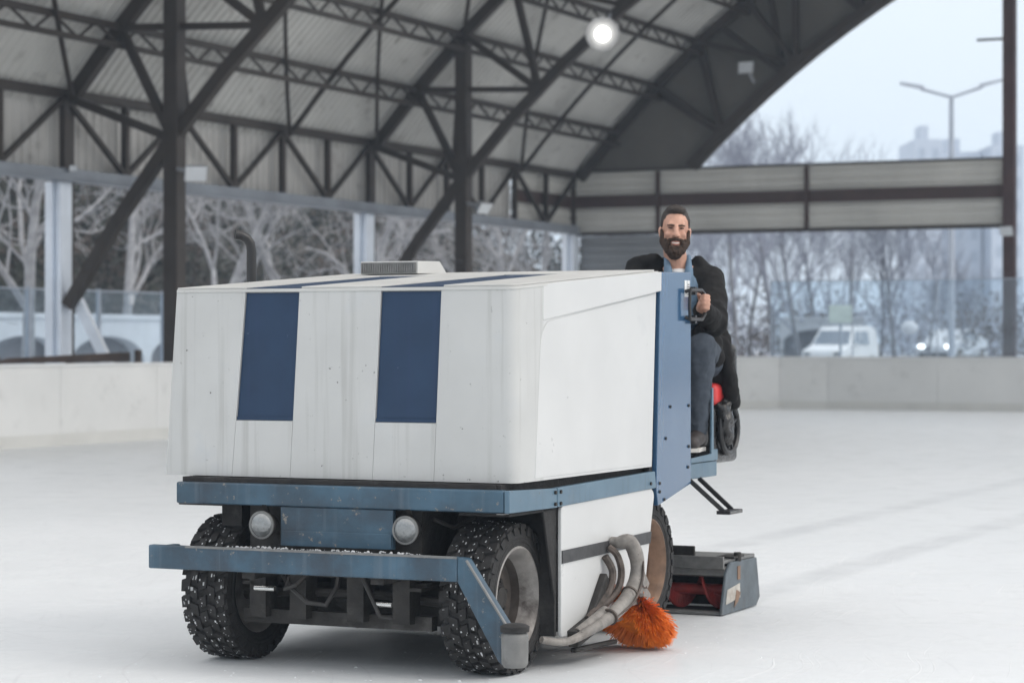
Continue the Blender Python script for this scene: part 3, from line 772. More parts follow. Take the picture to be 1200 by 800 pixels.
# ------------------------------------------------------------------ the driver
def remesh(name, mb, mat_, parent, voxel, smooth=6, disp=None, off=None, fac=.5):
    o = bpy.data.objects.new('tmp', mb.mesh('tmp', mat_, off=off)); link(o)
    r = o.modifiers.new('r', 'REMESH'); r.mode = 'VOXEL'; r.voxel_size = voxel; r.use_smooth_shade = True
    s = o.modifiers.new('s', 'SMOOTH'); s.iterations = smooth; s.factor = fac
    if disp:
        t = bpy.data.textures.new(name+'_t', 'CLOUDS'); t.noise_scale = disp[1]; t.noise_depth = 3
        d = o.modifiers.new('d', 'DISPLACE'); d.texture = t; d.strength = disp[0]; d.mid_level = .5; d.texture_coords = 'LOCAL'
    dg = bpy.context.evaluated_depsgraph_get(); dg.update()
    me = bpy.data.meshes.new_from_object(o.evaluated_get(dg)); me.name = name
    for p in me.polygons: p.use_smooth = True
    bpy.data.objects.remove(o)
    n = bpy.data.objects.new(name, me); 
    if not me.materials: me.materials.append(mat_)
    return link(n, parent)
PB = (.60, 2.44, 1.205)
man = thing('person', 'smiling bearded man in a black coat and jeans seated on the ice resurfacer', 'person', mloc(*PB), RZ)
def driver():
    ft = R(24.8)                                        # head faces the photographer
    H0 = Vector((.566, 2.33, 1.975)); fw = Vector((math.sin(ft), -math.cos(ft), 0)); lf = Vector((math.cos(ft), math.sin(ft), 0)); up = Vector((0, 0, 1))
    tilt = Matrix.Rotation(R(-3), 3, fw)
    lf = tilt @ lf; up = tilt @ up
    HM = Matrix((lf, fw, up)).transposed()
    XS = .89
    def hp(x, y, z): return H0+lf*(x*XS)+fw*y+up*z
    def he(mb, x, y, z, r, seg=18): mb.ell(hp(x, y, z), (r[0]*XS, r[1], r[2]), HM, seg, 12)
    shL, shR = Vector((.725, 2.42, 1.73)), Vector((.365, 2.33, 1.745))
    elL, haL = Vector((.825, 2.20, 1.51)), Vector((.850, 1.95, 1.575))
    elR, haR = Vector((.30, 2.12, 1.47)), Vector((.36, 1.90, 1.55))
    hipL, hipR = Vector((.70, 2.47, 1.29)), Vector((.50, 2.43, 1.29))
    knL, anL, toL = Vector((.800, 2.10, 1.385)), Vector((.775, 2.10, .965)), Vector((.802, 1.945, .90))
    knR, anR, toR = Vector((.48, 1.98, 1.35)), Vector((.50, 1.93, .93)), Vector((.52, 1.78, .865))
    chest = Vector((.56, 2.40, 1.63)); belly = Vector((.585, 2.44, 1.40)); neck = Vector((.563, 2.365, 1.835))
    b = MB()
    he(b, 0, -.02, .035, (.080, .098, .096)); he(b, 0, .010, -.035, (.070, .076, .080)); he(b, 0, .058, -.082, (.034, .032, .026))
    b.capsule(hp(0, .080, .028), hp(0, .103, -.016), .0105, .0150); he(b, .013, .092, -.019, (.011, .012, .009)); he(b, -.013, .092, -.019, (.011, .012, .009))
    b.capsule(hp(-.038, .067, .037), hp(.038, .067, .037), .0145, .0145)
    for s in (-1, 1):
        he(b, s*.041, .061, -.014, (.023, .020, .017)); he(b, s*.084, -.008, -.002, (.010, .020, .031)); he(b, s*.090, -.018, .008, (.006, .014, .020))
    b.capsule(neck-Vector((0, 0, .06)), hp(0, -.02, -.07), .062, .058)
    b.ell(chest, (.175, .115, .17)); b.ell(belly, (.155, .12, .17)); b.ell((.595, 2.46, 1.30), (.17, .13, .10))
    b.capsule(shL, shR, .055, .055); b.capsule(neck-Vector((0, 0, .05)), shL, .05, .05); b.capsule(neck-Vector((0, 0, .05)), shR, .05, .05)
    for sh, el, ha in ((shL, elL, haL), (shR, elR, haR)):
        b.capsule(sh, el, .050, .040); b.capsule(el, ha, .038, .026)
    for hi, kn, an, to in ((hipL, knL, anL, toL), (hipR, knR, anR, toR)):
        b.capsule(hi, kn, .082, .056); b.capsule(kn, an, .053, .036); b.capsule(an-Vector((0, 0, .03)), to, .034, .028)
    # left hand gripping the handle loop: palm, four curled fingers, thumb
    def hand(w, bar, out):
        # w wrist, bar centre of gripped tube, fingers wrap from the near side
        d = (bar-w).normalized(); sd = Vector((0, 0, 1)); n_ = d.cross(sd).normalized()
        if n_.dot(out) < 0: n_ = -n_
        b.capsule(w, w+d*.05, .026, .028)
        for k in range(4):
            z = (.030-.020*k); L = (.94, 1.0, .96, .80)[k]
            k0 = w+d*.070+sd*z+n_*.012; b.capsule(w+d*.03+sd*z*.8, k0, .012, .0105, 10)
            k1 = k0+(d*.030+n_*.014)*L; k2 = k1+(d*.012-n_*.026)*L; k3 = k2+(-d*.014-n_*.016)*L
            b.capsule(k0, k1, .0105, .0095, 10); b.capsule(k1, k2, .0095, .0085, 10); b.capsule(k2, k3, .0085, .0075, 10)
        t0 = w+d*.022+sd*.026; t1 = t0+d*.032+sd*.022-n_*.016; t2 = t1+d*.028-sd*.004-n_*.012
        b.capsule(t0, t1, .014, .012, 10); b.capsule(t1, t2, .0115, .009, 10)
    hand(haL, Vector((.885, 1.885, 1.60)), Vector((1, 0, 0))); hand(haR, Vector((.40, 1.82, 1.56)), Vector((-1, 0, 0)))
    body = remesh('body', b, M['skin'], man, .0058, 3, off=PB)
    # hair, beard, brows
    h = MB(); he(h, 0, -.034, .058, (.083, .096, .088)); he(h, 0, .020, .113, (.058, .050, .026))
    for s in (-1, 1): he(h, s*.078, -.008, .045, (.008, .026, .034))
    remesh('hair', h, M['hair'], man, .005, 2, (.006, .01), PB)
    q = MB()
    for s in (-1, 1):
        q.capsule(hp(s*.078, .008, .010), hp(s*.070, .030, -.050), .008, .017); q.capsule(hp(s*.068, .030, -.050), hp(s*.034, .062, -.094), .020, .025)
        q.capsule(hp(s*.054, .054, -.045), hp(s*.044, .064, -.075), .013, .018)
        q.capsule(hp(s*.004, .094, -.0385), hp(s*.038, .080, -.043), .0078, .0085); q.capsule(hp(s*.038, .080, -.046), hp(s*.043, .072, -.072), .009, .013)
    he(q, 0, .068, -.100, (.048, .033, .034)); he(q, 0, .062, -.114, (.043, .034, .029)); q.capsule(hp(-.022, .088, -.080), hp(.022, .088, -.080), .010, .010)
    remesh('beard', q, M['beard'], man, .004, 2, (.009, .006), PB)
    for s in (-1, 1):
        e = MB(); e.capsule(hp(s*.014, .0805, .0315), hp(s*.032, .0785, .0345), .0048, .0048); e.capsule(hp(s*.032, .0785, .0345), hp(s*.048, .0735, .0325), .0048, .0036)
        e.build('eyebrow', M['brow'], man, smooth=True, off=PB)
        e = MB(); he(e, s*.033, .0735, .0185, (.0140, .006, .0038), 12); e.build('eye', M['eye_shade'], man, smooth=True, off=PB)
    e = MB()
    e.tube([hp(-.029, .076, -.046), hp(-.016, .086, -.0500), hp(0, .0895, -.0512), hp(.016, .086, -.0500), hp(.029, .076, -.046)], [.0025, .0042, .0048, .0042, .0025], 10)
    e.tube([hp(-.028, .077, -.050), hp(-.014, .0865, -.0635), hp(0, .0895, -.0665), hp(.014, .0865, -.0635), hp(.028, .077, -.050)], [.0025, .0050, .0058, .0050, .0025], 10)
    e.build('lips', M['lips'], man, smooth=True, off=PB)
    e = MB(); he(e, 0, .0855, -.0575, (.023, .0075, .0060), 14); e.build('teeth', M['teeth'], man, smooth=True, off=PB)
    # clothes
    t = MB(); t.ell(chest+Vector((.035, -.070, .07)), (.075, .05, .08)); t.ell(neck+Vector((.01, -.02, -.065)), (.062, .056, .026))
    remesh('t_shirt', t, M['tee'], man, .007, 4, off=PB)
    t = MB()
    t.ell(chest+Vector((.022, -.035, -.01)), (.15, .11, .17))
    for s, sx in ((1, .06), (-1, -.055)):
        p = neck+lf*sx+Vector((0, 0, .018)); f2 = neck+lf*(sx*.95)+fw*.078+Vector((0, 0, -.050)); f3 = neck+lf*(sx*.85)+fw*.10+Vector((0, 0, -.16))
        t.capsule(p, f2, .014, .020); t.capsule(f2, f3, .022, .030)
    t.capsule(neck-fw*.05+lf*.05, neck-fw*.05-lf*.05, .018, .018)
    remesh('shirt', t, M['shirt'], man, .006, 3, off=PB)
    j = MB()
    j.ell(chest+Vector((.0, .035, -.01)), (.215, .135, .20)); j.ell(belly+Vector((.02, .03, 0)), (.20, .14, .20)); j.ell((.61, 2.48, 1.27), (.235, .16, .13))
    j.capsule(shL+Vector((-.01, .01, .0)), shR+Vector((.01, .01, 0)), .078, .078)
    for s, sh in ((1, shL), (-1, shR)):
        j.capsule(neck+lf*s*.075+fw*-.02+Vector((0, 0, -.045)), sh+Vector((0, 0, .01)), .050, .072)
    # folded hood round the neck
    for s in (-1, 1):
        j.capsule(neck-fw*.09+Vector((0, 0, -.02)), neck+lf*s*.10-fw*.03+Vector((0, 0, -.035)), .045, .042)
        j.capsule(neck+lf*s*.10-fw*.03+Vector((0, 0, -.035)), neck+lf*s*.105+fw*.06+Vector((0, 0, -.13)), .040, .036)
    j.capsule(shR+Vector((-.025, .0, .055)), neck-lf*.12+Vector((0, 0, -.01)), .045, .045); j.capsule(shL+Vector((-.02, .0, .03)), neck+lf*.11+Vector((0, 0, -.01)), .05, .04)
    for sh, el, ha in ((shL, elL, haL), (shR, elR, haR)):
        j.capsule(sh, el, .080, .073); d = (ha-el).normalized(); j.capsule(el, ha-d*.03, .070, .050)
    # skirt of the coat hanging over the seat edge on his left
    j.capsule((.76, 2.44, 1.42), (.835, 2.44, 1.14), .070, .042); j.capsule((.79, 2.40, 1.40), (.845, 2.40, 1.22), .048, .028); j.capsule((.73, 2.50, 1.36), (.825, 2.50, 1.10), .065, .038)
    j.capsule((.44, 2.40, 1.36), (.36, 2.38, 1.22), .08, .06)
    j.capsule((.74, 2.36, 1.45), (.80, 2.28, 1.33), .07, .05)
    remesh('coat', j, M['jacket'], man, .010, 4, (.030, .075), PB)
    tr = MB()
    for hi, kn, an in ((hipL, knL, anL), (hipR, knR, anR)):
        tr.capsule(hi, kn, .098, .073); tr.capsule(kn, kn.lerp(an, .5), .073, .062); tr.capsule(kn.lerp(an, .5), an+Vector((0, 0, .01)), .062, .052)
        tr.ell(an+Vector((.0, .0, .03)), (.056, .058, .03))
    tr.ell((.595, 2.45, 1.29), (.17, .13, .10))
    remesh('trousers', tr, M['denim'], man, .009, 4, (.020, .05), PB)
    for an, to, sz in ((anL, toL, .036), (anR, toR, 0)):
        s = MB(); s.capsule(an+Vector((0, .02, -.03)), to+Vector((0, 0, .004)), .043, .036); s.capsule(an+Vector((0, .03, -.045)), an+Vector((0, .0, .02)), .045, .048)
        so = remesh('shoe', s, M['shoe'], man, .008, 3, off=PB)
        s = MB(); d = to-an; d.z = 0; d.normalize(); p = Vector((d.y, -d.x, 0)); a0 = an-d*.035; t0 = to+d*.035
        pts = [a0+p*.036, a0.lerp(t0, .5)+p*.034, t0-d*.03+p*.04, t0, t0-d*.03-p*.04, a0.lerp(t0, .5)-p*.034, a0-p*.036, a0-d*.02]
        s.prism([(q_.x, q_.y) for q_ in pts], 'z', .826+sz, .846+sz)
        s.build('sole', M['sole'], so, off=PB)
driver()
# crumpled black bag behind the seat
def bag():
    b = MB()
    b.ell((.805, 2.42, 1.02), (.042, .06, .11)); b.ell((.812, 2.43, .95), (.036, .05, .07)); b.capsule((.79, 2.40, 1.07), (.80, 2.46, 1.06), .038, .034)
    o = remesh('bag', b, M['black_vinyl'], None, .010, 2, (.045, .05), (.85, 2.52, 1.0))
    o.location = mloc(.85, 2.52, 1.0); o.rotation_euler = (0, 0, RZ)
    tag(o, 'crumpled shiny black bag hanging beside the red seat behind the man', 'bag')
bag()

# ------------------------------------------------------------------ rink barrier
V0, U1 = -19.6, 49.9; RC = 4.0
def barrier():
    b = thing('rink_barrier', 'low off-white rink barrier running round the ice', 'barrier', (0, 0, 0), RZ)
    # path in (v,u): up the left side, round the corner, along the end
    path = [(V0, -6)]
    u = -6
    while u < U1-RC-.01: u = min(u+2.4, U1-RC); path.append((V0, u))
    for k in range(1, 7):
        a = math.pi-(math.pi/2)*k/6; path.append((V0+RC+RC*math.cos(a), U1-RC+RC*math.sin(a)))
    v = V0+RC
    while v < 8: v += 2.4; path.append((v, U1))
    def normal(i):
        p0 = Vector(path[max(i-1, 0)]); p1 = Vector(path[min(i+1, len(path)-1)]); d = (p1-p0).normalized(); return Vector((-d.y, d.x))
    def strip(mb, i, j, a, c, h0, h1, gap=.0):
        p, q = Vector(path[i]), Vector(path[j]); d = (q-p).normalized(); p = p+d*gap; q = q-d*gap
        n0, n1 = normal(i), normal(j)
        def P(pt, n, o, h): return (pt.x+n.x*o, pt.y+n.y*o, h)
        mb.hexa([P(p, n0, a, h0), P(q, n1, a, h0), P(q, n1, c, h0), P(p, n0, c, h0)], [P(p, n0, a, h1), P(q, n1, a, h1), P(q, n1, c, h1), P(p, n0, c, h1)])
    for i in range(len(path)-1):
        mb = MB(); strip(mb, i, i+1, 0, .09, .0, 1.09, .003)
        p = mb.build('barrier_panel', M['barrier_white'], b)
        mb = MB(); strip(mb, i, i+1, -.022, -.001, .0, .17, .001); mb.build('kick_strip', M['kick'], p)
        mb = MB(); strip(mb, i, i+1, -.02, .13, 1.091, 1.13, .0005); mb.build('cap_rail', M['barrier_cap'], p)
    # clear shield standing on the end barrier
    g = thing('shield_fence', 'clear bluish shield panels standing on the far end barrier', 'glass fence', hall(U1, -14), RZ)
    v0 = -16.9+14; n = 0
    while v0 < 2.6:
        mb = MB(); mb.box(v0+.012, v0+1.83, .035, .047, 1.132, 2.75); p = mb.build('shield_panel', M['glass'], g)
        mb = MB(); mb.box(v0+.012, v0+1.83, .030, .052, 2.752, 2.772); mb.build('edge_trim', M['pole_grey'], p)
        mb = MB(); mb.box(v0-.010, v0+.010, .028, .054, 1.132, 2.76); mb.build('shield_clip', M['pole_grey'], g)
        v0 += 1.842
barrier()
def left_fence():
    g = thing('shield_fence', 'clear bluish glass fence behind the left barrier and the blue posts', 'glass fence', (0, 0, 0), RZ)
    u = 24.0; V = -23.2
    while u < 39.5:
        mb = MB(); mb.box(V-.006, V+.006, u+.03, u+1.92, .10, 2.27); p = mb.build('shield_panel', M['glass'], g)
        mb = MB(); mb.box(V-.012, V+.012, u+.03, u+1.92, 2.272, 2.30); mb.build('edge_trim', M['pole_grey'], p)
        mb = MB(); mb.box(V-.03, V+.03, u-.028, u+.028, -.05, 2.32); mb.build('fence_post', M['pole_grey'], g)
        mb = MB(); mb.box(V+.008, V+.03, u+.9, u+1.0, 2.08, 2.24); mb.build('clamp', M['plaster'], p)
        u += 1.95
left_fence()
def bench():
    t = thing('bench', 'dark brown wooden bench showing just above the left barrier', 'bench', (0, 0, 0), RZ)
    v = -20.75
    part('backrest', M['wood_brown'], t, lambda m: (m.hexa([(v, 27.6, 1.13), (v+.05, 27.6, 1.13), (v+.05, 30.95, 1.13), (v, 30.95, 1.13)], [(v, 27.9, 1.20), (v+.05, 27.9, 1.20), (v+.05, 30.95, 1.28), (v, 30.95, 1.28)]),
         m.box(v, v+.05, 27.6, 31.35, .95, 1.10)), bevel=.006)
    part('seat', M['wood_brown'], t, lambda m: m.box(v-.50, v-.08, 27.6, 31.35, .66, .71), bevel=.006)
    for u in (27.75, 29.5, 31.3):
        part('leg', M['wood_brown'], t, lambda m: (m.box(v-.08, v, u-.05, u+.05, -.06, 1.22 if u < 30 else 1.31), m.box(v-.48, v-.40, u-.05, u+.05, -.06, .66)), bevel=.006)
bench()

# ------------------------------------------------------------------ the hall
AC = Vector((-3.38, -10.0))                        # centre of the arch in (v, h)
A0 = 50.5
def arc(Rr, deg): return (AC.x-Rr*math.sin(R(deg)), AC.y+Rr*math.cos(R(deg)))
FR = [21.0, 30.95, 40.9, 50.85]
def the_hall():
    b = thing('ice_rink_hall', 'open steel ice rink hall with arched corrugated roof and dark trusses', 'ice rink', (0, 0, 0), RZ)
    # roof: ribbed sheet bent over the arch (ribs run up the slope)
    mb = MB(); us = []; u = 16.0; k = 0
    while u < 51.2:
        us += [(u, 0), (u+.10, 0), (u+.125, .035), (u+.185, .035)]; u += .21
    degs = [A0+1.0-i*2.5 for i in range(21)]
    vs = []
    for d in degs:
        for (uu, o) in us:
            v, h = arc(24.06+o, d); vs.append((v, uu, h))
    n = len(us); fs = [(i*n+j, i*n+j+1, (i+1)*n+j+1, (i+1)*n+j) for i in range(len(degs)-1) for j in range(n-1)]
    mb.add(vs, fs); mb.build('roof_sheet', M['roof_sheet'], b)
    # sheet laps: slightly raised flashing strips along the hall
    # arched trusses
    io = [48.8-5.9*k for k in range(9)]
    for f, uf in enumerate(FR):
        mb = MB()
        def ch(Rr, d0, d1, w, t, n=14):
            pts = [arc(Rr, d0+(d1-d0)*i/n) for i in range(n+1)]
            for i in range(n): mb.bar((pts[i][0], uf, pts[i][1]), (pts[i+1][0], uf, pts[i+1][1]), w, t, (0, 1, 0))
        ch(23.85, A0, 2, .21, .16); ch(22.0, 57.0 if f < 3 else 45.7, 2, .19, .15)
        for k_ in range(0 if f < 3 else 1, 8):
            I = arc(22.0, io[k_]); 
            for d in (A0-3.34*(2*k_), A0-3.34*(2*k_+1)):
                if d > 1: P = arc(23.85, d); mb.bar((I[0], uf, I[1]), (P[0], uf, P[1]), .12, .12, (0, 1, 0))
            if k_ < 7:
                P = arc(23.85, A0-3.34*(2*k_+1)); I2 = arc(22.0, io[k_+1]); mb.bar((P[0], uf, P[1]), (I2[0], uf, I2[1]), .10, .10, (0, 1, 0))
        mb.build('arch_truss', M['steel_brown'], b)
        if f < 3:
            mb = MB()
            mb.box(-20.03, -19.78, uf-.13, uf+.13, -.06, arc(23.8, 44.3)[1]+.0)
            mb.build('column', M['steel_brown'], b, bevel=.015)
        mb = MB(); mb.box(-22.20, -22.06, uf-.10, uf+.20, -.06, 3.90); mb.box(-22.06, -21.96, uf-.03, uf+.13, -.06, 3.90); mb.box(-21.96, -21.90, uf-.10, uf+.20, -.06, 3.90)
        mb.build('outer_post', M['post_blue'], b, bevel=.01)
        mb = MB(); mb.box(-22.15, -21.95, uf+.205, uf+.33, -.06, 5.2); mb.build('rear_post', M['steel_brown'], b)
        mb = MB(); mb.bar((-21.80, uf+.1, 2.2), (-20.6, uf+.1, .1), .16, .10, (0, 1, 0)); mb.build('knee_brace', M['post_blue'], b)
    # eave truss on the left side
    mb = MB(); mb.bar((-21.9, 11, 5.25), (-21.9, 50.85, 5.25), .14, .14); mb.build('eave_chord', M['steel_brown'], b)
    mb = MB(); mb.box(-22.0, -21.8, 11, 50.85, 3.94, 4.10); mb.box(-22.06, -21.74, 11, 50.85, 3.905, 3.938); mb.build('eave_beam', M['eave_grey'], b, bevel=.008)
    step = 9.95/6
    for i in range(24):
        u = 11.05+step*i
        top = (i % 2 == 0)
        mb = MB(); w = .13 if i % 6 == 0 else .10
        mb.box(-21.95, -21.85, u-w/2, u+w/2, 4.105, 5.18); mb.build('eave_vertical', M['steel_brown'], b)
        a, c = ((5.17, 4.12) if top else (4.12, 5.17))
        mb = MB(); mb.bar((-21.9, u+.05, a), (-21.9, u+step-.05, c), .07, .085, (1, 0, 0)); mb.build('eave_diagonal', M['steel_brown'], b)
    # lattice purlins
    for k in range(1, 7):
        d = A0-3.34*k; p = arc(23.86, d); q = (p[0]+.06, p[1]-.30)
        mb = MB(); mb.bar((p[0], 16, p[1]), (p[0], 50.85, p[1]), .09, .10); mb.bar((q[0], 16, q[1]), (q[0], 50.85, q[1]), .08, .08)
        u = 16.0; s = 0
        while u < 50.4:
            a, c = (p, q) if s % 2 == 0 else (q, p)
            mb.bar((a[0], u, a[1]), (c[0], u+.55, c[1]), .035, .035); u += .55; s += 1
        mb.build('purlin', M['steel_brown'], b)
    # roof bracing and light rafters
    for i in range(3, 12):
        u = 11.05+3.317*i
        mb = MB(); pts = [(arc(23.8, A0-1.0*t), u-.51*t) for t in range(0, 13)]
        for (p0, u0), (p1, u1) in zip(pts, pts[1:]): mb.bar((p0[0], u0, p0[1]), (p1[0], u1, p1[1]), .07, .07)
        mb.build('roof_brace', M['steel_brown'], b)
        if i % 3 == 2:
            mb = MB(); pts = [arc(23.8, A0-2*t) for t in range(0, 12)]
            for p0, p1 in zip(pts, pts[1:]): mb.bar((p0[0], u, p0[1]), (p1[0], u, p1[1]), .07, .07, (0, 1, 0))
            mb.build('light_rafter', M['steel_brown'], b)
    # side cladding: vertical ribs
    mb = MB(); vs = []; u = 10.0
    while u < 47.6:
        for du, o in ((0, 0), (.10, 0), (.125, -.03), (.185, -.03)): vs.append((u+du, o))
        u += .21
    n = len(vs)
    mb.add([(-22.10+o, uu, 3.93) for uu, o in vs]+[(-22.10+o, uu, 5.42) for uu, o in vs], [(i, i+1, n+i+1, n+i) for i in range(n-1)])
    mb.build('side_cladding', M['side_sheet'], b)
    # end fascia: horizontal ribs, one dark band, both sides of the corner
    def ribs(z0, z1, pitch=.19):
        pr = [(z0, 0)]; z = z0
        while z < z1-.02:
            for dz, o in ((.10, 0), (.125, -.03), (.165, -.03), (.19, 0)):
                if z+dz < z1: pr.append((z+dz, o))
            z += pitch
        pr.append((z1, 0)); return pr
    def wall_v(name, v0, v1, u, z0, z1, m_):       # faces -u
        pr = ribs(z0, z1); mb = MB()
        mb.add([(v0, u-o, z) for z, o in pr]+[(v1, u-o, z) for z, o in pr], [(i, i+1, len(pr)+i+1, len(pr)+i) for i in range(len(pr)-1)])
        mb.box(v0, v1, u+.06, u+.10, z0, z1)
        return mb.build(name, m_, b)
    UG = 51.0
    fa = wall_v('end_fascia', -21.95, -11.95, UG, 3.95, 5.32, M['fascia'])
    mb = MB(); mb.box(-21.95, -11.95, UG-.075, UG-.035, 4.50, 4.78); mb.build('fascia_band', M['band_brown'], fa)
    mb = MB(); mb.box(-21.95, -11.95, UG-.06, UG+.12, 3.87, 3.948); mb.box(-21.95, -11.95, UG-.05, UG+.1, 5.322, 5.37); mb.build('fascia_trim', M['steel_brown'], fa)
    for v in (-19.9, -16.4): 
        mb = MB(); mb.box(v-.05, v+.05, UG-.10, UG-.076, 3.93, 5.30); mb.build('fascia_stud', M['band_brown'], fa)
    pr = ribs(3.95, 5.42); mb = MB()
    mb.add([(-22.08+.0+o, 47.8, z) for z, o in pr]+[(-22.08+o, 51.0, z) for z, o in pr], [(i, i+1, len(pr)+i+1, len(pr)+i) for i in range(len(pr)-1)])
    sf = mb.build('side_fascia', M['fascia'], b)
    mb = MB(); mb.box(-22.04, -22.0, 47.8, 50.9, 4.50, 4.78); mb.build('fascia_band', M['band_brown'], sf)
    wall_v('corner_cladding', -21.9, -19.6, UG+.15, -.06, 3.86, M['gable_low'])
    # gable: dark cladding between the two arches, with studs
    mb = MB(); n = 40; vs = []
    for i in range(n+1):
        d = A0+.5-(A0-2)*i/n; o_ = arc(24.0, d); i_ = arc(21.95, d)
        if i_[1] < 5.30: i_ = (o_[0]+(i_[0]-o_[0])*(max(o_[1], 5.32)-5.30)/max(.001, abs(o_[1]-i_[1])), 5.30); 
        vs += [(o_[0], UG, max(o_[1], 5.31)), (i_[0], UG, max(5.30, i_[1])), (o_[0], UG+.08, max(o_[1], 5.31)), (i_[0], UG+.08, max(5.30, i_[1]))]
    fs = []
    for i in range(n):
        k = 4*i; fs += [(k, k+1, k+5, k+4), (k+2, k+6, k+7, k+3), (k+1, k+3, k+7, k+5), (k, k+4, k+6, k+2)]
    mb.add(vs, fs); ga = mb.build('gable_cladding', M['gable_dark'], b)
    # edge trim of the opening
    mb = MB(); pts = [arc(21.97, 45.6-2*i) for i in range(22)]
    for p0, p1 in zip(pts, pts[1:]): mb.bar((p0[0], UG-.02, p0[1]), (p1[0], UG-.02, p1[1]), .24, .16, (0, 1, 0))
    mb.build('gable_trim', M['steel_brown'], ga)
    mb = MB()
    for d in (44.2, 39.2, 33.5, 27.5):
        p = arc(23.9, d); q0 = arc(22.05, d-1.2); mb.bar((p[0], UG-.05, p[1]), (q0[0], UG-.05, q0[1]), .12, .09, (0, 1, 0))
        p2 = arc(23.9, d-3.6); mb.bar((q0[0], UG-.055, q0[1]), (p2[0], UG-.055, p2[1]), .12, .08, (0, 1, 0))
    mb.build('gable_brace', M['steel_brown'], ga)
    # gable post on the right with a short arm
    mb = MB(); mb.box(-12.05, -11.80, UG-.16, UG+.10, -.06, 14.0); gp = mb.build('gable_post', M['post_red'], b, bevel=.01)
    mb = MB(); mb.bar((-12.05, UG-.05, 7.87), (-12.62, UG-.05, 7.87), .05, .05); mb.build('post_arm', M['steel_brown'], gp)
    # pale clad wall to the right of that post
    w = thing('clad_wall', 'pale blue horizontally ribbed wall right of the dark red gable post', 'wall', hall(52.2, -11.3), RZ)
    pr = ribs(-.1, 13.0, .38); mb = MB()
    mb.add([(0, o, z) for z, o in pr]+[(7, o, z) for z, o in pr], [(i, i+1, len(pr)+i+1, len(pr)+i) for i in range(len(pr)-1)])
    mb.box(0, 7, .06, .3, -.1, 13.0); mb.build('cladding', M['clad_blue'], w)
    mb = MB(); mb.box(.05, .40, -.14, -.04, 7.95, 8.45); mb.build('wall_box', M['flood_body'], w, bevel=.02)
the_hall()

def floodlight(label, p, aim, lit=False, arm=None, s=1.0):
    p = Vector(p); aim = Vector(aim).normalized()
    t = thing('floodlight', label, 'floodlight', p, 0)
    q = aim.to_track_quat('Z', 'Y').to_matrix()
    def tr(pts): return [q @ Vector(x)*s for x in pts]
    m = MB()
    m.hexa(tr([(-.12, -.09, -.17), (.12, -.09, -.17), (.12, .09, -.17), (-.12, .09, -.17)]), tr([(-.23, -.17, .07), (.23, -.17, .07), (.23, .17, .07), (-.23, .17, .07)]))
    if lit:
        m = MB(); m.lathe([(-.16, .05), (-.14, .09), (-.06, .12), (.0, .20), (.045, .30), (.047, .31), (-.01, .215), (-.07, .13)], (0, 0, 0), aim, 32)  # flared dish added round the bulb to catch its light as a halo
    m.build('housing', M['halo_dish'] if lit else M['flood_body'], t, bevel=0 if lit else .012)
    m = MB()
    if lit: m.ell(aim*.06, (.135, .135, .135), None, 24, 16)
    else: m.hexa(tr([(-.205, -.15, .072), (.205, -.15, .072), (.205, .15, .072), (-.205, .15, .072)]), tr([(-.205, -.15, .084), (.205, -.15, .084), (.205, .15, .084), (-.205, .15, .084)]))
    m.build('front_glass', M['lamp_on'] if lit else M['flood_glass'], t)
    if arm is not None:
        a = Vector(arm)-p; m = MB(); m.bar((0, 0, 0), a, .05, .05); m.build('bracket', M['flood_body'], t)
    return t
def at_plane(px, py, u):          # point of the sight line (px,py) on the cross plane u
    r = (px-600)/F; y = u/(CS+SN*r); return Vector((r*y, y, HC+(403-py)/F*y))
toC = lambda p: (Vector((0, 0, 1.4))-p).normalized()
p = at_plane(706, 40, 40.6)
floodlight('round glowing floodlight under the arched roof, the only one switched on', p, toC(p)+Vector((.02, 0, -.06)), True, p+Vector((.2, .25, .5)), 1.0)
ld = bpy.data.lights.new('floodlight_beam', 'AREA'); ld.energy = 50; ld.size = .4; ld.color = (1, .98, .95)
lo = bpy.data.objects.new('floodlight_beam', ld); link(lo); lo.location = p+toC(p)*.22
lo.rotation_euler = (toC(p)+Vector((.1, 0, -.45))).to_track_quat('-Z', 'Y').to_euler()
p = at_plane(229, 202, 30.6); floodlight('grey floodlight fixed to the near dark column on the left', p, Vector((.25, -.9, -.5)), False, at_plane(208, 198, 30.85), .75)
p = at_plane(566, 243, 40.5); floodlight('small grey floodlight fixed to the second dark column behind the tank', p, Vector((.6, -.6, -.6)), False, at_plane(548, 238, 40.8), .7)
p = at_plane(875, 80, 50.6); floodlight('pale floodlight mounted on the dark gable beside the arched opening', p, Vector((-.4, -.8, .1)), False, at_plane(884, 97, 50.9), .8)
p = at_plane(1180, 270, 50.5); floodlight('white floodlight low on the dark red post at the right edge', p, Vector((-.5, -.8, -.4)), False, at_plane(1186, 270, 50.8), .65)
p = at_plane(86, 197, 30.8); floodlight('tiny white lamp above the first pale blue post', p, Vector((.2, -.9, -.3)), False, at_plane(80, 200, 30.95), .28)

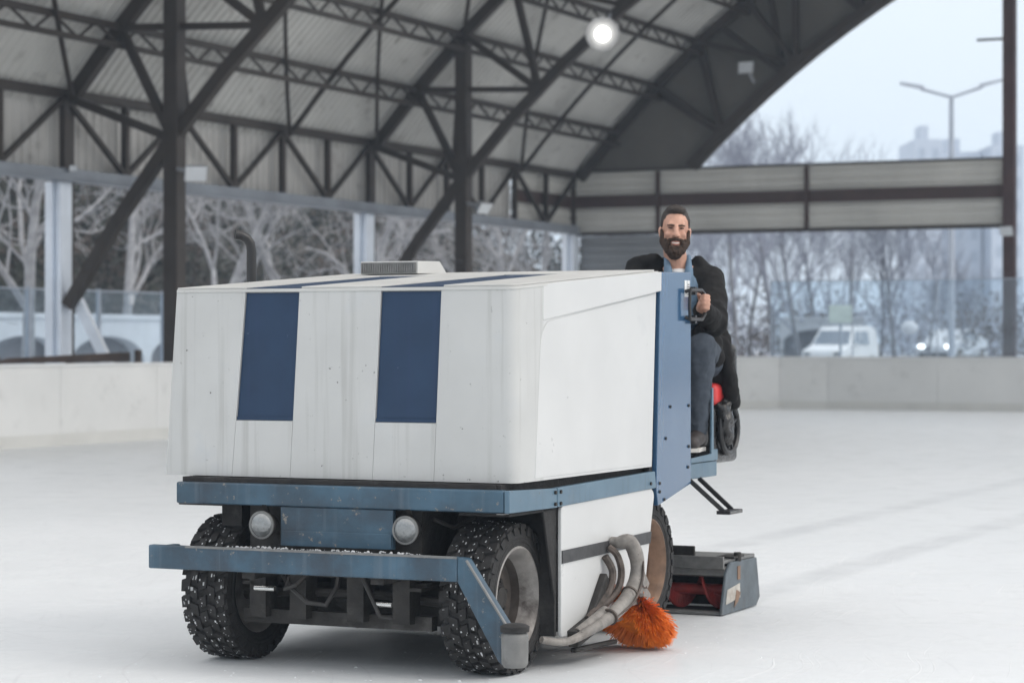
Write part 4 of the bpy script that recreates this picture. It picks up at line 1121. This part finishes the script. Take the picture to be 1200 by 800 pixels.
# ------------------------------------------------------------------ trees
def make_tree(name, seed, height, r0, depth, bark, twig, spread=.75, trunk_frac=.35, segs=(7, 5, 4, 3, 3, 3), twist=.22, nchild=(4, 4, 4, 3, 3), minr=.012, loc=(0, 0, 0), label='', group=None, up=.25):
    rg = random.Random(seed)
    t = thing(name, label, 'tree', loc, rg.uniform(0, 6.28), group)
    tk, cr = MB(), MB()
    def grow(p, d, L, r, lv, mb):
        n = 5 if lv < 2 else (4 if lv < 3 else 3); pts = [p]; rs = [r]; dd = d.copy()
        for i in range(n):
            dd = (dd+Vector((rg.gauss(0, 1), rg.gauss(0, 1), rg.gauss(0, 1)))*twist*(.35 if lv == 0 else 1)+Vector((0, 0, up*.12 if lv else 0))).normalized()
            p = p+dd*(L/n); pts.append(p); rs.append(max(minr*.7, r*(1-(.5 if lv == 0 else .65)*(i+1)/n)))
        mb.tube(pts, rs, segs[min(lv, 5)], cap=False)
        if lv >= depth: return
        k = nchild[min(lv, 4)]+(1 if rg.random() < .4 else 0)
        for c in range(k):
            f = trunk_frac+(1-trunk_frac)*(c+rg.random()*.8)/k if lv == 0 else .25+.75*(c+rg.random())/k
            f = min(f, 1.0); x = f*n; i = min(int(x), n-1); q = pts[i].lerp(pts[i+1], x-i); rr = rs[i]+(rs[i+1]-rs[i])*(x-i)
            base = (pts[i+1]-pts[i]).normalized(); az = rg.uniform(0, 6.28); o = base.orthogonal().normalized(); o2 = base.cross(o)
            ang = spread*rg.uniform(.65, 1.25)
            nd = (base*math.cos(ang)+(o*math.cos(az)+o2*math.sin(az))*math.sin(ang)+Vector((0, 0, up))).normalized()
            grow(q, nd, L*rg.uniform(.45, .72)*(1.0 if lv else (1.15-.5*f)), max(minr, rr*rg.uniform(.50, .72)), lv+1, cr)
    grow(Vector((0, 0, -.1)), Vector((rg.uniform(-.05, .05), rg.uniform(-.05, .05), 1)).normalized(), height*.72, r0, 0, tk)
    tk.build('trunk', bark, t, smooth=True); cr.build('crown', twig, t)
    return t
plane = [(38, 28.5, 8.0, 'pale bare tree with thick crooked branches at the far left edge'),
         (250, 29.0, 8.5, 'pale bare tree standing right of the near dark column'),
         (405, 29.5, 8.0, 'pale bare tree left of the second pale blue post'),
         (350, 32.0, 8.5, 'slender pale bare tree above the exhaust pipe'),
         (470, 31.0, 8.0, 'pale bare tree right of the second pale blue post'),
         (590, 29.5, 8.5, 'pale forked bare tree right of the second dark column'),
         (150, 33.5, 9.0, 'pale bare tree behind the long diagonal strut on the left'),
         (640, 33.0, 8.0, 'pale bare tree just left of the corner post')]
for i, (px, V, hh, lb) in enumerate(plane):
    u = uv_at(px, V)
    make_tree('plane_tree', 40+i, hh, .15, 4, M['bark_pale'], M['bark_pale'], .85, .34, twist=.26, nchild=(5, 4, 3, 3), minr=.013, loc=hall(u, -V, -.3), label=lb, group='pale bare trees beside the rink', up=.22)
def world_at(px, y): return Vector(((px-600)/F*y, y, .2))
right = [(700, 80, 10.5, 'low'), (745, 92, 11, ''), (825, 84, 10.0, ''), (862, 76, 11.0, ''), (905, 88, 12.0, ''), (940, 98, 12.5, ''), (988, 116, 12.5, ''), (1030, 120, 12.0, ''), (1050, 104, 11.0, ''), (880, 112, 12.6, ''), (965, 118, 12.0, ''), (1085, 100, 7.5, ''), (1130, 108, 6.5, '')]
names = ['slim bare tree beyond the corner of the hall', 'bare tree seen behind the man on his right', 'bare tree at the left end of the arched opening', 'bare tree rising just right of the man', 'tall bare tree above the left part of the end fascia',
         'bare tree left of the tallest crown above the fascia', 'darkest tall bare crown above the end fascia', 'bare tree behind the white van', 'hazy bare tree right of the white van', 'far hazy bare tree behind the tree right of the man', 'far hazy bare tree behind the darkest crown',
         'short bare tree beside the double street lamp', 'lowest bare tree near the dark red post']
protos = []
for i, ((px, y, hh, _), nm) in enumerate(zip(right, names)):
    if i < 5:
        t = make_tree('bare_tree', 70+i, 8.2, .11, 5, M['bark_dark'], M['twig_haze'], .55, .22, segs=(6, 4, 3, 3, 3, 3), twist=.17, nchild=(8, 5, 4, 2, 2), minr=.009, loc=world_at(px, y), label=nm, group='bare trees beyond the end wall', up=.35); protos.append(t)
    else:
        t = copy_tree(protos[i % 5]); t.location = world_at(px, y); t['label'] = nm; t.rotation_euler.z = rng.uniform(0, 6.28)
    k = hh/11.8; t.scale = (k, k, k)

def leaf_mass(name, pts, label, cat, mats, n_each, size, spread, flat=.8, seed=1):
    rg = random.Random(seed); m = MB()
    for (p, k) in pts:
        m.cur = rg.choice(range(len(mats)))
        for i in range(n_each):
            d = Vector((rg.gauss(0, 1), rg.gauss(0, 1), rg.gauss(0, 1)*flat)).normalized()*spread*k*rg.random()**.4
            q = p+d; a = Vector((rg.gauss(0, 1), rg.gauss(0, 1), rg.gauss(0, 1))).normalized()*size*rg.uniform(.5, 1.3); b = a.orthogonal().normalized()*size*rg.uniform(.4, .9)
            m.add([q-a, q+b*.6, q+a, q-b], [(0, 1, 2, 3)])
    o = m.build(name, mats, None); tag(o, label, cat, kind='stuff'); return o
pts = []
rg = random.Random(21)
for i in range(1000):
    V = rg.uniform(34, 78); px = rg.uniform(-120, 690); u = uv_at(px, V)
    if u > 112: continue
    pts.append((hall(u, -V, hill_h(u, -V)+rg.uniform(.2, 1.9)), rg.uniform(.7, 1.6)))
leaf_mass('thicket', pts, 'dark olive and brown thicket covering the hillside behind the pale trees', 'thicket', [M['leaf_dark'], M['leaf_brown'], M['leaf_dark']], 70, .16, 1.25, seed=3)
pts = []
for i in range(240):
    y = rg.uniform(105, 150); px = rg.uniform(640, 1230)
    p = world_at(px, y); p.z = rg.uniform(.3, 3.2); pts.append((p, rg.uniform(.8, 1.5)))
leaf_mass('far_wood', pts, 'low hazy grey wood behind the vehicles beyond the end wall', 'wood', [M['twig_haze'], M['leaf_brown']], 60, .15, 1.6, seed=4)

# ------------------------------------------------------------------ arched walls
def arched_wall(loc, rz, n, w, H, label, back=True):
    t = thing('arched_wall', label, 'wall', loc, rz)
    m = MB(); D = .35
    for k in range(n):
        x0 = k*w; pil = .16; pts = []
        N_ = 14; hs = H-.95; rise = .55; top = []
        for i in range(N_+1):
            a = math.pi*i/N_; top.append((x0+w/2-(w/2-pil)*math.cos(a), hs+rise*math.sin(a)))
        m.prism([(x0, -.1), (x0+pil, -.1), (x0+pil, hs), (x0, hs)], 'y', 0, D); m.prism([(x0+w-pil, -.1), (x0+w, -.1), (x0+w, hs), (x0+w-pil, hs)], 'y', 0, D)
        for i in range(N_):
            a, b = top[i], top[i+1]; m.prism([a, b, (b[0], H), (a[0], H)], 'y', 0, D)
        m.box(x0, x0+pil, 0, D, hs, H); m.box(x0+w-pil, x0+w, 0, D, hs, H)
    m.box(-.05, n*w+.05, -.06, D+.06, H+.002, H+.12)
    m.build('arcade', M['plaster'], t)
    m = MB(); m.box(0, n*w, D+.15, D+.3, -.1, H-.05); m.build('back_wall', M['arch_back'], t)
    return t
arched_wall(hall(27, -33.0, -.06), RZ+math.pi/2, 9, 3.3, 2.05, 'white arched garden wall behind the glass fence on the left')
arched_wall(world_at(914, 106), R(-6), 1, 3.6, 2.25, 'white arched gateway behind the white van')

# ------------------------------------------------------------------ vehicles, lamp, signs
def vehicle(name, label, cat, loc, rz, prof, glass, W, L, paint, lit=False):
    """prof: (x, z) outline of the side, x from the nose; glass: side windows; nose towards -x"""
    t = thing(name, label, cat, loc, rz)
    m = MB(); n = len(prof)
    beltz = .95
    vs = []
    for s in (-1, 1):
        for (x, z) in prof:
            k = 1.0 if z < beltz else 1-.16*(z-beltz)/.8
            vs.append((x, s*W/2*k, z))
    m.add(vs, [tuple(range(n)), tuple(range(n, 2*n))[::-1]]+[(i, n+i, n+(i+1) % n, (i+1) % n) for i in range(n)])
    bo = m.build('body', paint, t, bevel=.05, seg=3)
    def halfw(z): return W/2*(1-.16*max(0, z-beltz)/.8)
    for s in (-1, 1):
        for poly in glass['side']:
            m = MB(); q = [(x, s*(halfw(z)+.006), z) for x, z in poly]; q2 = [(x, s*(halfw(z)-.02), z) for x, z in poly]; k = len(poly)
            m.add(q+q2, [tuple(range(k)), tuple(range(k, 2*k))[::-1]]+[(i, (i+1) % k, k+(i+1) % k, k+i) for i in range(k)]); m.build('side_window', M['car_glass'], t)
    (xa, za), (xb, zb) = glass['front']; nrm = Vector((za-zb, 0, xb-xa)).normalized()*.008
    if nrm.z < 0: nrm = -nrm
    m = MB(); wa, wb = halfw(za)-.08, halfw(zb)-.10
    q = [Vector((xa, -wa, za))+nrm, Vector((xa, wa, za))+nrm, Vector((xb, wb, zb))+nrm, Vector((xb, -wb, zb))+nrm]
    m.add(q+[v-nrm*2.5 for v in q], [(0, 1, 2, 3), (7, 6, 5, 4), (0, 4, 5, 1), (1, 5, 6, 2), (2, 6, 7, 3), (3, 7, 4, 0)]); m.build('windscreen', M['car_glass'], t)
    for s in (-1, 1):
        m = MB(); m.ell((.06, s*(W/2-.24), .70), (.08, .17, .10), None, 16, 10); m.build('headlight', M['headlamp_on'] if lit else M['lens'], t, smooth=True)
        for x in (.80, L-.80):
            m = MB(); m.lathe([(-.1, .20), (-.1, .30), (-.08, .32), (.08, .32), (.1, .30), (.1, .20)], (x, s*(W/2-.09), .32), (0, 1, 0), 24); w = m.build('wheel', M['rubber'], t, smooth=True)
            m = MB(); m.lathe([(0, .20), (.02, .18), (.03, .05)], (x, s*(W/2+.012), .32), (0, s, 0), 20); m.build('rim', M['rim_grey'], w, smooth=True)
        m = MB(); m.ell((1.35 if L < 4.2 else 1.6, s*(W/2+.09), 1.05), (.06, .09, .07), None, 10, 8); m.build('mirror', paint, t, smooth=True)
    m = MB(); m.box(-.03, .10, -W/2+.15, W/2-.15, .28, .42); m.build('bumper', M['stripe_black'], t, bevel=.02)
    return t
van_prof = [(0, .30), (.0, .62), (.10, .85), (.95, 1.05), (1.55, 1.68), (1.8, 1.80), (3.5, 1.84), (4.0, 1.74), (4.1, 1.0), (4.1, .30)]
vehicle('parked_van', 'white van parked behind the far barrier, facing left', 'van', world_at(958, 98)+Vector((0, -1.2, .10)), R(60), van_prof,
        {'side': [[(1.30, 1.08), (2.15, 1.08), (2.15, 1.62), (1.72, 1.60)], [(2.25, 1.08), (3.05, 1.08), (3.05, 1.62), (2.25, 1.62)]], 'front': ((.98, 1.07), (1.52, 1.64))}, 1.75, 4.1, M['car_white'])
car_prof = [(0, .30), (.0, .60), (.12, .80), (1.10, .98), (1.75, 1.42), (2.1, 1.50), (3.1, 1.48), (3.75, 1.10), (4.25, 1.02), (4.3, .60), (4.3, .30)]
vehicle('parked_car', 'silver car with lit headlights behind the barrier near the dark red post', 'car', world_at(1090, 108)+Vector((0, -1, .38)), R(58), car_prof,
        {'side': [[(1.35, .99), (2.25, .99), (2.25, 1.40), (1.85, 1.36)], [(2.33, .99), (3.2, .99), (3.0, 1.38), (2.33, 1.40)]], 'front': ((1.14, .99), (1.72, 1.39))}, 1.75, 4.3, M['car_silver'], True)
def lamp():
    y = 66; t = thing('street_lamp', 'tall grey street lamp with two raised arms above the end fascia', 'street lamp', world_at(1115, y), 0)
    z = HC+(403-112)/F*y-.2
    part('pole', M['pole_grey'], t, lambda m: m.tube([(0, 0, -.2), (0, 0, z*.5), (0, 0, z)], [.10, .085, .065], 12), smooth=True)
    for s, dx, dz in ((-1, 60/F*y, 14/F*y), (1, 60/F*y, 18/F*y)):
        a = part('lamp_arm', M['pole_grey'], t, lambda m: m.tube([(0, 0, z-.05), (s*dx*.6, 0, z+dz*.55)], .045, 8), smooth=True)
        part('lamp_head', M['pole_grey'], a, lambda m: m.hexa([(s*dx*.55-.0, -.12, z+dz*.5), (s*dx, -.10, z+dz-.03), (s*dx, .10, z+dz-.03), (s*dx*.55, .12, z+dz*.5)], [(s*dx*.55, -.10, z+dz*.5+.10), (s*dx, -.08, z+dz+.04), (s*dx, .08, z+dz+.04), (s*dx*.55, .10, z+dz*.5+.10)]))
lamp()
def sign():
    y = 60; t = thing('sign', 'pale blank sign board on a thin pole in front of the white van', 'sign', world_at(985, y), 0)
    part('pole', M['pole_grey'], t, lambda m: m.cyl((0, 0, -.3), (0, 0, 2.25), .035, 10), smooth=True)
    part('board', M['sign_face'], t, lambda m: m.box(-.30, .30, -.06, -.03, 1.72, 2.16), bevel=.02)
    y = 62; t = thing('post_lamp', 'short post lamp with rounded white head between the van and the car', 'lamp', world_at(1068, y), 0)
    part('pole', M['pole_grey'], t, lambda m: m.cyl((0, 0, -.3), (0, 0, 1.55), .04, 10), smooth=True)
    part('lamp_head', M['plaster'], t, lambda m: m.ell((-.05, 0, 1.62), (.22, .15, .17), None, 16, 10), smooth=True)
sign()
def far_buildings():
    for (px0, px1, top, y, lb) in ((1072, 1104, 163, 290, 'tall pale far tower block left of the street lamp pole'), (1096, 1150, 178, 300, 'long pale far apartment block behind the street lamp pole'), (1162, 1200, 170, 295, 'pale far tower block beside the dark red post')):
        c = world_at((px0+px1)/2, y); w = (px1-px0)/F*y; h = (403-top)/F*y+HC
        t = thing('far_building', lb, 'building', (c.x, c.y, 0), 0)
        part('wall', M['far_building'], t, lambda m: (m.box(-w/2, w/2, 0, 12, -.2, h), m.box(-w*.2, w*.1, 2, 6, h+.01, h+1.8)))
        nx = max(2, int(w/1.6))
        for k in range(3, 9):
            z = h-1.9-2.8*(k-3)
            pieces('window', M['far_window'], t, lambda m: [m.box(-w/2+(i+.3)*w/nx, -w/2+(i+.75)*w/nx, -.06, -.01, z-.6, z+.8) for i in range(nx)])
far_buildings()

# ------------------------------------------------------------------ air
HAZE = .0008
if HAZE:
    m = MB(); m.box(-170, 190, -75, 420, -3, 34)
    hm = bpy.data.materials.new('haze'); hm.use_nodes = True; nt = hm.node_tree; nt.nodes.clear()
    out = nt.nodes.new('ShaderNodeOutputMaterial'); pv = nt.nodes.new('ShaderNodeVolumePrincipled')
    pv.inputs['Color'].default_value = (.66, .81, 1, 1); pv.inputs['Density'].default_value = HAZE
    nt.links.new(pv.outputs[0], out.inputs['Volume'])
    o = m.build('haze', hm); o['kind'] = 'stuff'; tag(o, 'pale winter haze filling the air around the rink', 'haze')

# ------------------------------------------------------------------ light
w = bpy.data.worlds.new('World'); scene.world = w; w.use_nodes = True
nt = w.node_tree; bg = nt.nodes['Background']
sky = nt.nodes.new('ShaderNodeTexSky'); sky.sky_type = 'NISHITA'; sky.sun_disc = False
SD = Vector((.75, -.25, .60)).normalized()
sky.sun_elevation = math.asin(SD.z); sky.sun_rotation = math.atan2(SD.x, SD.y)
sky.air_density = 1.0; sky.dust_density = 4.0; sky.ozone_density = 1.0
# overcast: the clear sky mixed with a pale cloud layer that is brighter overhead than near the horizon
tc = nt.nodes.new('ShaderNodeTexCoord'); sz = nt.nodes.new('ShaderNodeSeparateXYZ'); nt.links.new(tc.outputs['Generated'], sz.inputs[0])
cl = mixc(nt, ramp(nt, sz.outputs[2], .0, .75), (5.2, 5.9, 6.6), (11.2, 10.9, 10.6))
bg_c = mixc(nt, .78, sky.outputs[0], cl)
nt.links.new(bg_c, bg.inputs[0]); bg.inputs[1].default_value = .15
sl = bpy.data.lights.new('sun', 'SUN'); sl.energy = .6; sl.angle = R(25); sl.color = (1, .97, .93)
so = bpy.data.objects.new('sun', sl); link(so); so.rotation_euler = (-SD).to_track_quat('-Z', 'Y').to_euler(); so.location = (20, 0, 30)

# ------------------------------------------------------------------ camera
cd = bpy.data.cameras.new('camera'); cam = bpy.data.objects.new('camera', cd); link(cam)
cam.location = (0, 0, HC); cam.rotation_euler = (R(90), 0, 0)
cd.sensor_width = 36; cd.lens = 85; cd.shift_y = 3/1200; cd.clip_start = .1; cd.clip_end = 3000
cd.dof.use_dof = True; cd.dof.focus_distance = 10.5; cd.dof.aperture_fstop = 3.4; cd.dof.aperture_blades = 0
scene.camera = cam
scene.view_settings.view_transform = 'Standard'; scene.view_settings.look = 'None'
scene.view_settings.exposure = .15; scene.view_settings.gamma = 1
scene.cycles.volume_bounces = 1
scene.cycles.max_bounces = 8; scene.cycles.diffuse_bounces = 4; scene.cycles.transparent_max_bounces = 16
